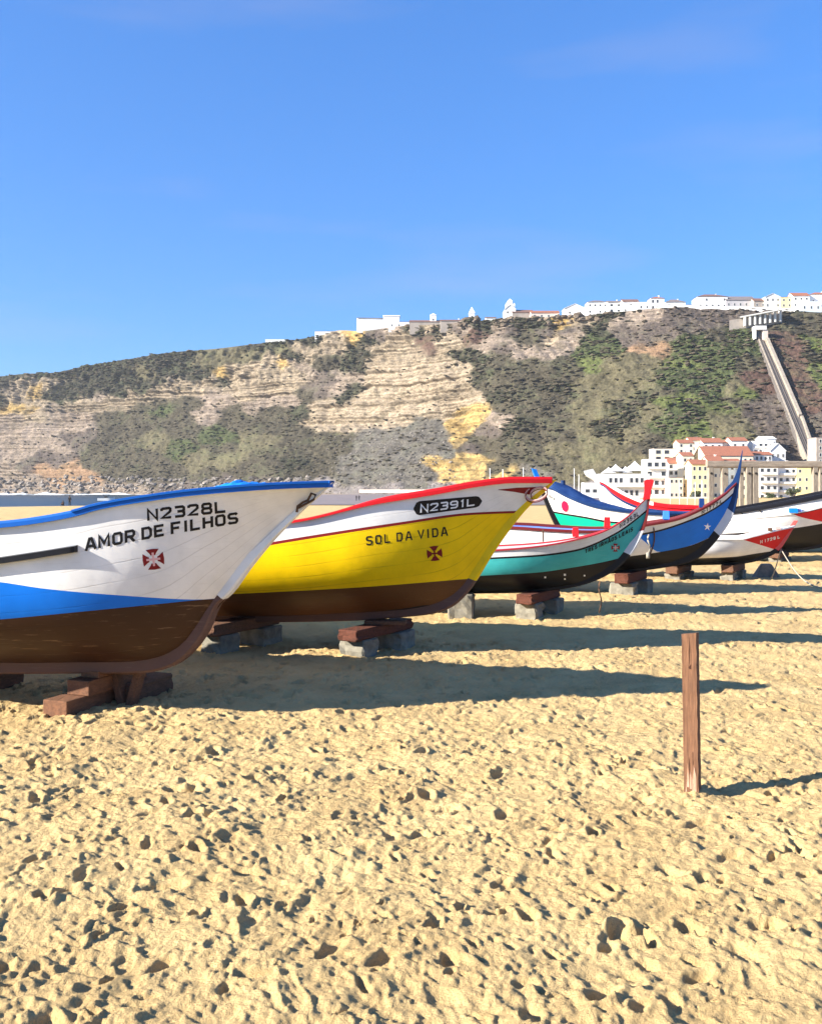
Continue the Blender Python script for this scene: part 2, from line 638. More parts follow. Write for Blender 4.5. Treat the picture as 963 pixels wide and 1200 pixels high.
def breaker(pts, h, wid, name='breaking_wave', seed=0):
    """a low ridge of broken water along the points (X, Y)"""
    n = 160
    P = []
    seg = np.linspace(0, len(pts) - 1, n)
    xs = np.interp(seg, range(len(pts)), [p[0] for p in pts])
    ys = np.interp(seg, range(len(pts)), [p[1] for p in pts])
    prof = [(-1, 0), (-0.6, 0.35), (-0.2, 0.85), (0.1, 1), (0.5, 0.5), (1, 0)]
    V = []
    for i in range(n):
        d = Vector((xs[min(i + 1, n - 1)] - xs[max(i - 1, 0)], ys[min(i + 1, n - 1)] - ys[max(i - 1, 0)], 0)).normalized()
        nn = Vector((d.y, -d.x, 0))
        hh = h * max(0.02, 0.5 + 1.5 * float(fbm(np.array(i * 0.13), np.array(seed + 0.5), seed=seed, oct=3)))
        if i in (0, n - 1):
            hh = 0.02
        off = wid * 0.5 * float(vn(np.array(i * 0.09), np.array(0.5), seed=seed + 4))
        for (u, z) in prof:
            p = Vector((xs[i], ys[i], -4.02)) + nn * (u * wid + off)
            V.append((p.x, p.y, -4.05 + z * hh * (1 + 0.3 * random.uniform(-1, 1)) if z else -4.06))
    o = np_mesh(name, np.array(V), grid_faces(n, len(prof)), M['foam'])
    tag(o, kind='structure')
    return o


breaker([(xat(-260, 980), 900), (xat(0, 900), 872), (xat(60, 880), 838), (xat(180, 800), 790), (xat(260, 760), 735)], 1.2, 3.0, seed=2)
breaker([(xat(-120, 760), 760), (xat(30, 770), 770), (xat(110, 780), 765)], 0.9, 3.0, seed=9)

# paved promenade between the beach and the foot of the cliff
M['promenade'] = rough_mat('promenade_paving', (0.235, 0.195, 0.185), (0.175, 0.15, 0.148), scale=0.25, bump=0.1)
nu, nv = 40, 60
uu = np.linspace(240, 705, nu)
yy = np.linspace(188, 590, nv)
UU, YY_ = np.meshgrid(uu, yy)
YY_ = YY_ + 5 * vn(UU / 25, YY_ / 40, seed=140) * (YY_ < 195)
XX_ = (UU - CX) / F * YY_
tag(np_mesh('promenade', np.stack([XX_, YY_, base_z(XX_, YY_) + 0.12], -1).reshape(-1, 3), grid_faces(nv, nu), M['promenade']), kind='structure')
# ------------------------------------------------------------------ headland
SKY = [(-320, 452), (-200, 447), (0, 441), (30, 438), (60, 437), (100, 429), (150, 421), (200, 413), (250, 409), (300, 403), (340, 399), (375, 393),
       (400, 387), (420, 388), (470, 382), (530, 379), (545, 374), (555, 371), (565, 376), (600, 373), (650, 372), (700, 369), (715, 367),
       (760, 362), (800, 359), (815, 360), (850, 361), (900, 362), (920, 363), (963, 366), (1100, 362), (1400, 350)]
DT = pchip([-320, 0, 250, 380, 550, 700, 800, 963, 1400], [1150, 1000, 880, 800, 690, 645, 620, 600, 560])
DB = pchip([-320, 0, 150, 250, 400, 550, 700, 800, 963, 1400], [1040, 895, 800, 735, 620, 550, 490, 460, 440, 400])
ZB = pchip([-320, 150, 260, 380, 600, 1400], [-5.5, -5.5, -4.2, -3, -2.6, -1.5])
skyf = pchip([p[0] for p in SKY], [p[1] for p in SKY])


def ztop(u):
    return EYE + (HY - skyf(u)) / F * DT(u)


TALUS = pchip([-320, 0, 120, 260, 400, 520, 560, 600, 1400], [0.62, 0.6, 0.55, 0.5, 0.42, 0.42, 0.3, 0.06, 0.03])
STEEP = pchip([-320, 0, 260, 400, 540, 590, 1400], [0.8, 0.78, 0.74, 0.8, 0.78, 0.1, 0.0])


def prof(u, tt):
    """share of the way back at height share tt: a talus slope under a steep face; an even slope on the right"""
    st, ta = STEEP(u), np.clip(TALUS(u), 0.05, 0.95)
    a = np.where(tt < ta, tt / ta * 0.86, 0.86 + (tt - ta) / (1 - ta) * 0.14)
    b = np.clip(tt, 0, 1) ** 0.9
    return a * st + b * (1 - st)


def cliff_point(u, tt):
    d = DB(u) + (DT(u) - DB(u)) * prof(u, tt)
    z = ZB(u) + (ztop(u) - ZB(u)) * tt
    return xat(u, d), d, z


def slope_D(u, z):
    """distance at which the hillside of column u reaches height z"""
    tt = np.linspace(0, 1, 400)
    _, d, zz = cliff_point(np.full(400, float(u)), tt)
    return float(np.interp(z, zz, d))


# kinds of ground cover and rock: real base colours
KIND = {
    'k': (0.040, 0.039, 0.026), 'G': (0.062, 0.054, 0.037), 'g': (0.054, 0.064, 0.028), 'o': (0.100, 0.088, 0.052),
    'c': (0.240, 0.192, 0.136), 'y': (0.31, 0.215, 0.085), 't': (0.100, 0.091, 0.077), 'r': (0.088, 0.054, 0.042),
    's': (0.205, 0.163, 0.128), 'p': (0.22, 0.140, 0.085), 'b': (0.092, 0.074, 0.062), 'w': (0.185, 0.162, 0.150), 'v': (0.085, 0.098, 0.034),
}
ROCK = {'c': 1, 'y': 1, 's': 0.8, 'p': 0.6, 't': 0.35, 'w': 0.1, 'b': 0.2}
PTS = '''k 8 446 s 14 456 c 36 449 c 22 458 y 38 466 c 50 455 k 66 455 c 58 447 b 30 470 c 12 470 c 78 478 c 95 476 c 120 476 c 150 470 c 180 466 c 20 470 y 28 476 y 42 480 c 50 474 s 62 480 k 82 462 k 95 462 k 108 462 s 118 467 c 100 470 k 130 455 k 142 460 c 152 462 k 165 455 k 175 458 c 185 462 k 195 448 k 205 440 c 205 445 k 90 470 k 232 443 k 258 446 y 262 440 c 275 437 c 320 422 k 347 418 k 300 408 k 330 405 c 355 410 k 365 400 c 360 420 s 345 425 k 10 455 k 20 440 k 60 440 k 85 435 k 110 440 k 125 430 k 140 442 k 60 462 k 160 430 k 180 430 k 200 419 k 215 424 k -40 450 k -90 460 k 100 455 k 118 452 k 70 470 k 150 440 k 5 470
y 15 478 c 35 470 y 45 455 c 30 462 c 40 478 c 25 450 s 75 487 s -60 490 s -120 500 c -50 470 s -90 540 s -200 500 k -200 455
o 175 440 o 168 433 o 252 422 o 336 411 o 300 414 o 275 416 o 235 428 k 185 422 k 213 420 k 224 439 k 232 436 c 308 433 c 320 430 y 336 426 c 286 439 c 213 453 c 235 450 c 196 453 c 250 446 c 268 442 c 300 441
c 84 475 c 112 470 c 50 486 c 135 472 c 100 478 s 28 509 s 56 503 s 84 498 s 17 537 s 34 526 s 11 492 s 67 526 s 100 490 s 45 515 p 73 557 p 101 559 p 50 554 p 84 548 s 17 554 s 11 565 s 40 560 s 20 520 b 90 515 b 60 535 b 30 545 b 75 540
G 140 509 G 168 537 G 196 492 G 224 509 G 252 526 G 280 492 G 314 503 G 224 475 G 185 475 G 168 492 G 336 531 G 292 554 G 202 554 G 140 554 G 120 530 G 160 560 G 240 560 G 130 490 G 110 545 g 191 481 g 252 515 g 213 526 o 308 515 o 230 540 o 180 520 G 350 555 G 320 540 o 265 540 G 210 490
s 264 470 s 235 484 c 292 464 c 314 453 c 280 459 s 250 468 s 310 468 c 330 450 s 300 475 s 340 470 G 320 485 G 270 478 k 350 480 G 360 465 c 345 440
b 387 447 s 409 442 k 426 414 s 359 436 G 375 428 s 399 455 b 370 460 k 420 430 k 413 460 k 432 402
c 471 425 c 449 447 c 493 447 c 477 470 c 426 481 c 392 492 c 516 436 c 505 475 c 437 408 c 482 402 c 521 475 c 392 402 y 415 397 c 378 405 c 400 400 c 460 408 c 440 425 c 455 470 c 412 488 c 375 495 c 378 480 c 540 440 c 430 465 c 460 490 c 445 455
t 449 515 t 477 537 t 426 543 t 493 503 t 505 526 t 404 543 t 449 560 t 505 554 t 470 510 t 430 525 G 370 520 G 355 510 G 392 522 k 336 537 k 342 548 G 380 545 t 420 565 t 500 512 t 480 565
y 542 502 y 549 492 y 537 517 y 534.5 545 y 539.5 556 y 562 545 y 514.6 545 y 554 484 y 548 556 y 525 556 y 545 540 G 574 525 G 562 517 t 524 530 c 529 477 c 539 462 c 549 470 s 592 495 b 552 525 b 566 505 y 590 556 t 520 520
c 468 395 c 525 395 c 503 381 k 560 377 k 514 386 k 486 385 k 570 384 s 541 385 s 587 385 r 491 400 b 440 395 r 560 395 s 460 388 b 535 388 s 578 400 b 600 392 k 606 378 k 592 378
c 675 379 y 657 380 c 691 372 y 665 377 k 620 380 k 635 379 k 707 374 k 712 370 b 668 386 b 640 390 s 675 394 s 614 414 s 634 419 s 657 405 s 605 405 c 648 398 G 614 400 G 620 395 g 696 396 g 691 417 g 703 410 v 691 426 k 700 392 g 715 405 b 748 394 b 737 398 b 771 382 b 783 378 b 805 372 s 741 377 p 755 410 p 771 409 b 760 400 b 730 385 b 790 395 s 765 372 b 815 385 s 726 382
o 714 444 o 737 435 o 755 421 o 703 467 o 737 462 o 760 449 o 720 430 o 690 450 o 690 480 G 646 444 G 623 433 G 611 455 G 657 440 G 646 467 G 630 425 G 668 430 k 650 455 g 805 419 g 794 440 g 810 412 g 783 444 g 820 400 v 810 467 v 800 425 g 795 405 G 775 460
G 580 450 G 600 480 G 620 510 G 640 540 G 580 550 k 570 440 k 560 420 G 600 560 G 585 420 s 570 408 G 595 435 k 590 465 G 610 530 k 605 500 t 625 555 b 590 410
o 680 500 o 720 490 o 700 520 o 760 480 o 660 530 o 740 510 o 690 545 o 670 560 o 720 555 o 745 545 g 800 480 g 820 460 g 780 500 g 840 450 g 850 430 g 830 410 k 735 478 k 722 492 k 710 505 k 750 465 v 780 470 v 805 505 v 850 480 o 860 500 v 870 460 G 760 520 b 880 480 b 890 500 G 900 520 G 660 505 G 650 490
b 870 368 b 845 372 b 830 378 g 859 393 g 851 426 g 870 410 G 840 395 G 875 430 o 859 454 o 851 483 o 878 502 G 865 470 r 890 437 r 897 452 r 888 449 r 882 440 b 903 468 b 897 493 b 913 512 b 905 525
r 922 403 r 936 407 r 932 445 r 943 464 r 926 426 r 947 479 r 935 425 b 955 493 b 950 510 G 955 387 G 926 376 G 940 380 v 951 403 v 959 437 k 955 420 g 970 420 v 985 450 b 970 500 o 1000 480 G 1010 400 g 1050 430 o 1100 460 G 1150 420 g 1200 480 o 1300 450 b 1100 520 G 1250 540
w 380 575 w 420 576 w 460 574 w 520 575 w 560 574 w 600 575 w 660 577 w 700 578 t 350 570 s 150 575 s 100 575 s 30 575 b 210 572 b 270 572 b 300 568 G 780 560 G 850 545 G 940 560'''
tok = PTS.split()
CT = [(tok[i], float(tok[i + 1]), float(tok[i + 2])) for i in range(0, len(tok), 3)]


def cover(u, y, warp=True):
    """base colour and rockiness at column u, row y of the hillside"""
    shp = u.shape
    u, y = u.ravel(), y.ravel()
    uu, yy = u, y
    if warp:
        uu = u + 7 * fbm(u / 16, y / 11, seed=70, oct=4, gain=0.6)
        yy = y + 5 * fbm(u / 16, y / 11, seed=90, oct=4, gain=0.6)
    num = np.zeros((len(u), 3))
    rk = np.zeros(len(u))
    den = np.zeros(len(u)) + 1e-12
    best = np.full(len(u), 1e9)
    P = np.array([(p[1], p[2]) for p in CT])
    for i in range(len(CT)):
        best = np.minimum(best, ((uu - P[i, 0]) * 0.75) ** 2 + ((yy - P[i, 1]) * 1.25) ** 2)
    best = np.sqrt(best)
    for i, (kd, a, b) in enumerate(CT):
        d = np.sqrt(((uu - a) * 0.75) ** 2 + ((yy - b) * 1.25) ** 2)
        wgt = np.exp(-(d - best) / 1.3)
        num += wgt[:, None] * np.array(KIND[kd])
        rk += wgt * ROCK.get(kd, 0)
        den += wgt
    return (num / den[:, None]).reshape(*shp, 3), (rk / den).reshape(shp)


def headland():
    us = np.arange(-300, 1330, 1.3)
    ts = np.concatenate([np.linspace(-0.03, 1, 290)])
    U, T = np.meshgrid(us, ts)
    X, D, Z = cliff_point(U, np.clip(T, -0.05, 1))
    Yp = HY - (Z - EYE) / D * F
    col, rk = cover(U, Yp)
    # relief: ledges on bare rock, gullies and lumps on scrub
    zs = Z + 2.2 * fbm(X / 90, D / 90, seed=5, oct=3) + 0.012 * X
    led = fbm(zs / 2.4, X / 220 + 0 * zs, seed=8, oct=4, gain=0.6)
    saw = (zs / 3.3 + 0.45 * fbm(X / 60, zs / 9, seed=40, oct=3)) % 1.0
    blk = fbm(X / 9, zs / 5, D / 9, seed=14, oct=4)
    gul = 1 - np.abs(fbm(X / 26, Z / 55, D / 60, seed=25, oct=3))
    lump = fbm(X / 4.2, Z / 3.4, D / 5, seed=31, oct=4, gain=0.62)
    big = fbm(X / 60, Z / 40, D / 60, seed=45, oct=3)
    jnt = 1 - np.abs(fbm(X / 11 + 0.3 * Z / 11, Z / 60, D / 30, seed=91, oct=3, gain=0.55))
    edge = sstep(T / 0.05) * sstep((1.0 - T) / 0.02)
    disp = edge * (5.0 * big + rk * (3.0 * led + 3.4 * (saw ** 2 - 0.4) * sstep(fbm(X / 30, zs / 14, seed=111, oct=2) + 0.55) + 3.0 * blk) + (1 - rk) * (2.4 * lump + 6.5 * (gul - 0.75)) + rk * 4.2 * (jnt - 0.72))
    # the capping crag: broken blocks and clefts under the rim on the left
    cap = sstep((T - 0.66) / 0.1) * sstep((470 - U) / 60)
    disp = disp + edge * cap * (7.0 * (1 - np.abs(fbm(X / 13, Z / 26, D / 20, seed=101, oct=4, gain=0.55)) - 0.72) + 3.5 * fbm(X / 6, Z / 8, D / 6, seed=103, oct=3))
    D2 = D - disp * 0.85
    X2 = X - disp * 0.5
    Z2 = Z + disp * 0.25 * edge
    # tone: strata, dry and green flecks; all of it colour the ground has
    n1 = fbm(X / 2.2, Z / 1.8, D / 2.5, seed=55, oct=3, gain=0.65)
    n2 = fbm(X / 14, Z / 9, D / 14, seed=58, oct=3)
    strat = fbm(X / 200, zs / 0.85, seed=66, oct=3, gain=0.6)
    f = 1 + rk * (0.62 * strat + 0.40 * n1) + (1 - rk) * (0.50 * n1 + 0.45 * n2)
    col = col * np.clip(f, 0.3, 1.9)[..., None]
    green = sstep((n2 + 0.5 * n1 - 0.05) / 0.4)[..., None] * (1 - rk)[..., None]
    col = col * (1 - 0.3 * green) + 0.3 * green * np.array((0.055, 0.07, 0.028))
    dry = sstep((fbm(X / 3, Z / 2, D / 3, seed=77, oct=3) - 0.18) / 0.3)[..., None] * (1 - rk)[..., None]
    col = col * (1 - 0.4 * dry) + 0.4 * dry * np.array((0.115, 0.098, 0.066))
    tuft = (sstep((fbm(X / 6, Z / 3, D / 6, seed=82, oct=4, gain=0.6) - 0.16) / 0.2) * rk)[..., None]
    col = col * (1 - 0.55 * tuft) + 0.55 * tuft * np.array((0.095, 0.082, 0.055))
    # plateau behind the rim
    nb = 7
    VX, VY, VZ = [X2], [D2], [Z2]
    cl = [col]
    for i in range(1, nb):
        kx = (60 * i) ** 1.0 if i < nb - 1 else 1500
        VX.append((xat(us, DT(us) + kx))[None])
        VY.append((DT(us) + kx)[None])
        VZ.append((ztop(us) + 0.4 * fbm(us / 20, us * 0 + i, seed=6) - 0.012 * kx)[None])
        cl.append(np.tile(np.array((0.12, 0.10, 0.06)), (1, len(us), 1)))
    V = np.stack([np.vstack(VX), np.vstack(VY), np.vstack(VZ)], -1)
    cc = np.vstack(cl)
    o = np_mesh('headland_cliff', V.reshape(-1, 3), grid_faces(V.shape[0], V.shape[1]), M['cliff'])
    set_color(o, 'cover', np.clip(cc.reshape(-1, 3), 0.01, 0.8))
    tag(o, kind='structure')
    return X2, D2, Z2, U, Yp, rk


k = NT('cliff')
at_ = k.n('ShaderNodeVertexColor', layer_name='cover')
geo = k.n('ShaderNodeNewGeometry')
n1 = k.n('ShaderNodeTexNoise', i_Scale=0.9, i_Detail=7.0, i_Roughness=0.7)
k.l(geo.outputs['Position'], n1.inputs['Vector'])
r = k.n('ShaderNodeMapRange')
r.inputs['From Min'].default_value = 0.32
r.inputs['From Max'].default_value = 0.68
r.inputs['To Min'].default_value = 0.5
r.inputs['To Max'].default_value = 1.45
k.l(n1.outputs['Fac'], r.inputs['Value'])
mul = k.n('ShaderNodeMix', data_type='RGBA', blend_type='MULTIPLY')
mul.inputs['Factor'].default_value = 1
k.l(at_.outputs['Color'], mul.inputs['A'])
k.l(r.outputs['Result'], mul.inputs['B'])
k.l(mul.outputs['Result'], k.b.inputs['Base Color'])
bp = k.n('ShaderNodeBump', i_Strength=0.8, i_Distance=1.0)
k.l(n1.outputs['Fac'], bp.inputs['Height'])
k.l(bp.outputs['Normal'], k.b.inputs['Normal'])
k.b.inputs['Roughness'].default_value = 1.0
k.b.inputs['Specular IOR Level'].default_value = 0.05
M['cliff'] = k.m
HX, HD, HZ, HU, HYP, HRK = headland()


# scrub: leafy tufts all over the slopes, one object nobody could count
def scatter_blobs(name, cnt, pick, size, mat, colf, seed, squash=0.75):
    r = np.random.default_rng(seed)
    bm = bmesh.new()
    bmesh.ops.create_icosphere(bm, subdivisions=1, radius=1)
    base = np.array([v.co[:] for v in bm.verts])
    fc = np.array([[v.index for v in f.verts] for f in bm.faces])
    bm.free()
    Vs, Fs, Cs = [], [], []
    nr, nc = HX.shape
    got = 0
    tries = 0
    while got < cnt and tries < cnt * 40:
        tries += 1
        i, j = r.integers(4, nr - 1), r.integers(0, nc)
        u, y, rk = HU[i, j], HYP[i, j], HRK[i, j]
        s = pick(u, y, rk, r)
        if s <= 0:
            continue
        p = np.array((HX[i, j], HD[i, j], HZ[i, j]))
        sz = s * r.uniform(*size)
        nz = r.uniform(0.62, 1.3, len(base))[:, None]
        v = base * nz * np.array((sz * r.uniform(0.7, 2.0), sz * r.uniform(0.8, 1.2), sz * squash * r.uniform(0.8, 1.25)))
        Vs.append(v + p + np.array((0, -0.2 * sz, 0.25 * sz)))
        Fs.append(fc + got * len(base))
        Cs.append(np.tile(np.array(colf(u, y, r)), (len(base), 1)) * r.uniform(0.75, 1.25, (len(base), 1)))
        got += 1
    o = np_mesh(name, np.concatenate(Vs), np.concatenate(Fs), mat, smooth=False)
    set_color(o, 'cover', np.clip(np.concatenate(Cs), 0.01, 0.8))
    return tag(o, kind='stuff')


CTA = np.array([(p[1], p[2]) for p in CT])


WARP = (7 * fbm(HU / 16, HYP / 11, seed=70, oct=4, gain=0.6), 5 * fbm(HU / 16, HYP / 11, seed=90, oct=4, gain=0.6))
HU, HYP0, HYP, HU0 = HU + WARP[0], HYP, HYP + WARP[1], HU


def kind_at(u, y):
    return CT[int(np.argmin(((CTA[:, 0] - u) * 0.75) ** 2 + ((CTA[:, 1] - y) * 1.25) ** 2))][0]


def pick_scrub(u, y, rk, r):
    if y > 569 or (u < 140 and y > 562):
        return 0
    kd = kind_at(u + r.normal(0, 5), y + r.normal(0, 3.5))
    p = {'k': 0.7, 'G': 0.32, 'g': 0.5, 'v': 0.2, 'o': 0.035, 'b': 0.22, 'r': 0.12, 't': 0.14, 's': 0.07, 'c': 0.03, 'w': 0, 'y': 0, 'p': 0.05}[kd]
    if r.random() > p:
        return 0
    return {'k': 1.35, 'g': 1.15}.get(kd, 1.0)


def col_scrub(u, y, r):
    kd = kind_at(u, y)
    b = {'k': (0.046, 0.047, 0.028), 'g': (0.058, 0.072, 0.030), 'v': (0.085, 0.105, 0.03), 'o': (0.085, 0.078, 0.036), 'b': (0.090, 0.070, 0.055)}.get(kd, (0.068, 0.061, 0.041))
    if r.random() < 0.35:
        b = (0.095, 0.079, 0.054)
    return np.array(b) * r.uniform(0.85, 1.3)


scatter_blobs('cliff_scrub', 11500, pick_scrub, (0.5, 1.6), M['cliff'], col_scrub, 3, 0.38)


def pick_rock(u, y, rk, r):
    if u < 60 and y > 566:
        return 1.4 if r.random() < 0.5 else 0
    if u < 370 and y > 560:
        return 1.1 if r.random() < 0.9 else 0
    if 380 < u < 530 and y > 505:
        return 0.42 if r.random() < 0.5 else 0
    return 0


scatter_blobs('fallen_boulders', 1500, pick_rock, (0.6, 1.9), M['cliff'], lambda u, y, r: np.array((0.20, 0.175, 0.15)) * r.uniform(0.5, 1.5), 8, 0.8)
# crags standing proud on the rim
def pick_rim(u, y, rk, r):
    if y - float(skyf(u)) > 9 or not (535 < u < 720 or 480 < u < 530 or 5 < u < 130):
        return 0
    return 1.0 if kind_at(u, y) in 'kcys' else 0


scatter_blobs('rim_crags', 320, pick_rim, (0.8, 2.2), M['cliff'], lambda u, y, r: (np.array((0.16, 0.125, 0.09)) if u > 400 else np.array((0.05, 0.055, 0.03))) * r.uniform(0.6, 1.6), 12, 0.8)
# ------------------------------------------------------------------ boats
WHITE, BLACK = (0.80, 0.78, 0.74), (0.012, 0.012, 0.015)
P = {}
for nm, c, kw in (
        ('white', WHITE, dict(seam=0.45, scuff=0.16, var=0.16, scuff_col=(0.45, 0.41, 0.35))), ('blue', (0.002, 0.150, 0.62), dict(seam=0.2)), ('rail_blue', (0.006, 0.105, 0.44), {}),
        ('brown', (0.042, 0.017, 0.009), dict(scuff=0.7, scuff_col=(0.26, 0.16, 0.10), rough=0.5)), ('stem_brown', (0.115, 0.062, 0.048), dict(scuff=0.4, scuff_col=(0.2, 0.13, 0.1), rough=0.6)),
        ('yellow', (0.90, 0.585, 0.001), dict(seam=0.6, var=0.16, scuff=0.14, scuff_col=(0.6, 0.36, 0.02))), ('hull_brown', (0.105, 0.042, 0.014), dict(rough=0.5, scuff=0.25, scuff_col=(0.25, 0.15, 0.08))),
        ('red', (0.62, 0.012, 0.018), {}), ('dark_red', (0.22, 0.012, 0.014), {}), ('maroon', (0.13, 0.016, 0.016), {}), ('rail_crimson', (0.32, 0.02, 0.03), {}), ('black', BLACK, dict(rough=0.4)),
        ('teal', (0.055, 0.42, 0.40), dict(seam=0.25, var=0.2, scuff=0.25, scuff_col=(0.25, 0.5, 0.5))), ('green', (0.0, 0.42, 0.24), {}), ('navy', (0.010, 0.035, 0.115), {}),
        ('bow_blue', (0.005, 0.16, 0.64), dict(seam=0.25)), ('lavender', (0.16, 0.26, 0.60), {}), ('inner_blue', (0.05, 0.20, 0.62), {}), ('inner_red', (0.45, 0.03, 0.03), {}),
        ('inner_grey', (0.35, 0.33, 0.36), {}), ('letter_black', (0.01, 0.01, 0.012), {}), ('letter_white', (0.82, 0.82, 0.80), {}), ('emblem_red', (0.20, 0.008, 0.012), {}),
        ('emblem_pale', (0.75, 0.42, 0.40), {}), ('dot_red', (0.66, 0.008, 0.06), {}), ('coral', (0.66, 0.10, 0.09), {}), ('deck', (0.38, 0.30, 0.22), {}), ('cutwater_grey', (0.55, 0.57, 0.60), {}), ('pink', (0.60, 0.33, 0.30), {})):
    P[nm] = paint('paint_' + nm, c, planks_uv='seam' in kw or nm in ('black', 'brown', 'hull_brown', 'green'), **kw)
M['rope'] = rough_mat('rope', (0.42, 0.38, 0.30), (0.22, 0.20, 0.16), scale=40, stretch=(1, 1, 3))
M['iron'] = rough_mat('rusty_iron', (0.06, 0.035, 0.025), (0.12, 0.06, 0.03), scale=14, rough=0.7)
M['tarp'] = rough_mat('blue_tarp', (0.01, 0.17, 0.60), (0.015, 0.24, 0.72), scale=3, rough=0.5, bump=0.6, dist=0.05)


class Boat:
    def __init__(self, name_label, group, bow_px, Yc, yaw=-13.0, L=8.0, B=1.1, E=3.8, pw=2.2, direction=1, p_mid=0.5, p_bow=1.05, wl=3.2, stern_w=0.6,
                 ground=0.0, heel=0.0):
        self.heel = heel
        self.full = 4.6
        y = math.radians(yaw)
        self.a = Vector((math.cos(y), math.sin(y), 0)) * direction
        self.n = Vector((math.sin(y), -math.cos(y), 0))
        self.O = Vector((xat(bow_px, Yc), Yc, 0))
        self.L, self.B, self.E, self.pw, self.p_mid, self.p_bow, self.wl, self.stern_w = L, B, E, pw, p_mid, p_bow, wl, stern_w
        mid = self.O - self.a * (L * 0.5)
        self.root = thing('fishing_boat', (mid.x, mid.y, ground), name_label, 'boat', group)

    def b(self, d):
        d = np.asarray(d, float)
        e = 1 - (1 - np.clip(d / self.E, 0, 1)) ** self.pw
        ds = np.clip((self.L - d) / (self.L * 0.45), 0, 1)
        s = self.stern_w + (1 - self.stern_w) * (1 - (1 - ds) ** 2)
        return 0.02 + self.B * e * s

    def plane(self, px, py, off=0.0):
        """pixel -> (distance aft of the bow point, height) on the upright plane at that offset from the centreline"""
        r = ray(px, py)
        t = ((self.O - CAM).dot(self.n) + off) / r.dot(self.n)
        q = CAM + r * t
        return -(q - self.O).dot(self.a), q.z

    def side(self, px, py):
        off = 0.0
        for _ in range(8):
            d, z = self.plane(px, py, off)
            off = float(self.b(max(d, 0)))
        return d, z - self.heel * off

    def W(self, d, y, z):
        q = self.O - self.a * d + self.n * y
        return Vector((q.x, q.y, z + self.heel * y))

    def pix(self, Wp):
        return CX + Wp[..., 0] / Wp[..., 1] * F, HY - (Wp[..., 2] - EYE) / Wp[..., 1] * F

    def g(self, d, v):
        w = sstep((d - self.wl * 0.25) / (self.wl * 0.75))
        p = self.p_bow + (self.p_mid - self.p_bow) * sstep(d / self.wl)
        v = np.clip(v, 0, 1)
        return (1 - w) * v ** p + w * (1 - (1 - v) ** self.full)

    def hull(self, sheer, keel, bands, lines, sheer_aft=(), keel_aft=(), inner='inner_grey', tip_d=None, hull_mats=None, rows=None, floor=0.42):
        """sheer/keel: pixel points. lines: pixel polylines of the paint edges from the bottom up; bands: paints from the bottom up"""
        sp = [self.side(*p) for p in sheer] + list(sheer_aft)
        kp = [self.plane(*p) for p in keel] + list(keel_aft)
        self.zs = pchip([p[0] for p in sp], [p[1] for p in sp])
        self.zk = pchip([p[0] for p in kp], [p[1] for p in kp])
        d0 = min(p[0] for p in kp) if tip_d is None else tip_d
        self.d0 = d0
        n = 96
        ds = d0 + (self.L - d0) * np.linspace(0, 1, n) ** 1.9
        ZS, ZK = self.zs(ds), np.minimum(self.zk(ds), self.zs(ds) - 0.015)
        Bb = self.b(ds - d0)
        vf = np.linspace(0, 1, 240)
        bounds = [np.zeros(n)]
        Wn = np.zeros((n, 240, 3))
        O, a_, n_ = np.array(self.O), np.array(self.a), np.array(self.n)
        for i in range(n):
            y = Bb[i] * self.g(ds[i] - d0, vf)
            q = O[None] - a_[None] * ds[i] + n_[None] * y[:, None]
            Wn[i, :, :2] = q[:, :2]
            Wn[i, :, 2] = ZK[i] + (ZS[i] - ZK[i]) * vf + self.heel * y
        px, py = self.pix(Wn)
        for ln in lines:
            lx, ly = [p[0] for p in ln], [p[1] for p in ln]
            s_ = 1 if lx[0] < lx[-1] else -1
            lx, ly = lx[::s_], ly[::s_]
            pf = pchip(lx, ly) if len(ln) > 2 else (lambda x, lx=lx, ly=ly: ly[0] + (np.asarray(x) - lx[0]) * (ly[1] - ly[0]) / (lx[1] - lx[0]))
            bv = np.zeros(n)
            for i in range(n):
                f = py[i] - pf(px[i])          # positive: below the line
                idx = np.where(f > 0)[0]
                if len(idx) == 0:
                    bv[i] = 0.0
                else:
                    j = idx[-1]
                    if j >= 239:
                        bv[i] = 1.0
                    else:
                        bv[i] = vf[j] + (vf[j + 1] - vf[j]) * f[j] / (f[j] - f[j + 1] + 1e-9)
            bounds.append(np.maximum(bv, bounds[-1]))
        bounds.append(np.ones(n))
        V, Fc, mi, uv = [], [], [], []
        matnames = []
        rowsv, rowm = [], []
        for k_, bd in enumerate(bands):
            nr = (rows or {}).get(k_, 6 if k_ else 9)
            for j in range(nr):
                tt = j / nr
                if k_ == 0:
                    tt = tt ** 1.6
                rowsv.append(bounds[k_] + (bounds[k_ + 1] - bounds[k_]) * tt)
                rowm.append(bd)
        rowsv.append(np.ones(n))
        RV = np.array(rowsv)                   # rows x n
        nr = len(RV)
        for sgn in (1, -1):
            b0 = len(V)
            for i in range(n):
                y = Bb[i] * self.g(ds[i] - d0, RV[:, i]) * sgn
                for j in range(nr):
                    V.append(self.W(ds[i], y[j], ZK[i] + (ZS[i] - ZK[i]) * RV[j, i]))
                    uv.append((ds[i], RV[j, i]))
            for i in range(n - 1):
                for j in range(nr - 1):
                    if max(RV[j + 1, i] - RV[j, i], RV[j + 1, i + 1] - RV[j, i + 1]) < 2e-4:
                        continue
                    q = [b0 + i * nr + j, b0 + (i + 1) * nr + j, b0 + (i + 1) * nr + j + 1, b0 + i * nr + j + 1]
                    Fc.append(tuple(q if sgn < 0 else q[::-1]))
                    mi.append(rowm[j])
        self.ds, self.ZS, self.ZK, self.Bb = ds, ZS, ZK, Bb
        # transom
        self_n = nr
        near = [(n - 1) * nr + j for j in range(nr)]
        farr = [n * nr + (n - 1) * nr + j for j in range(nr)]
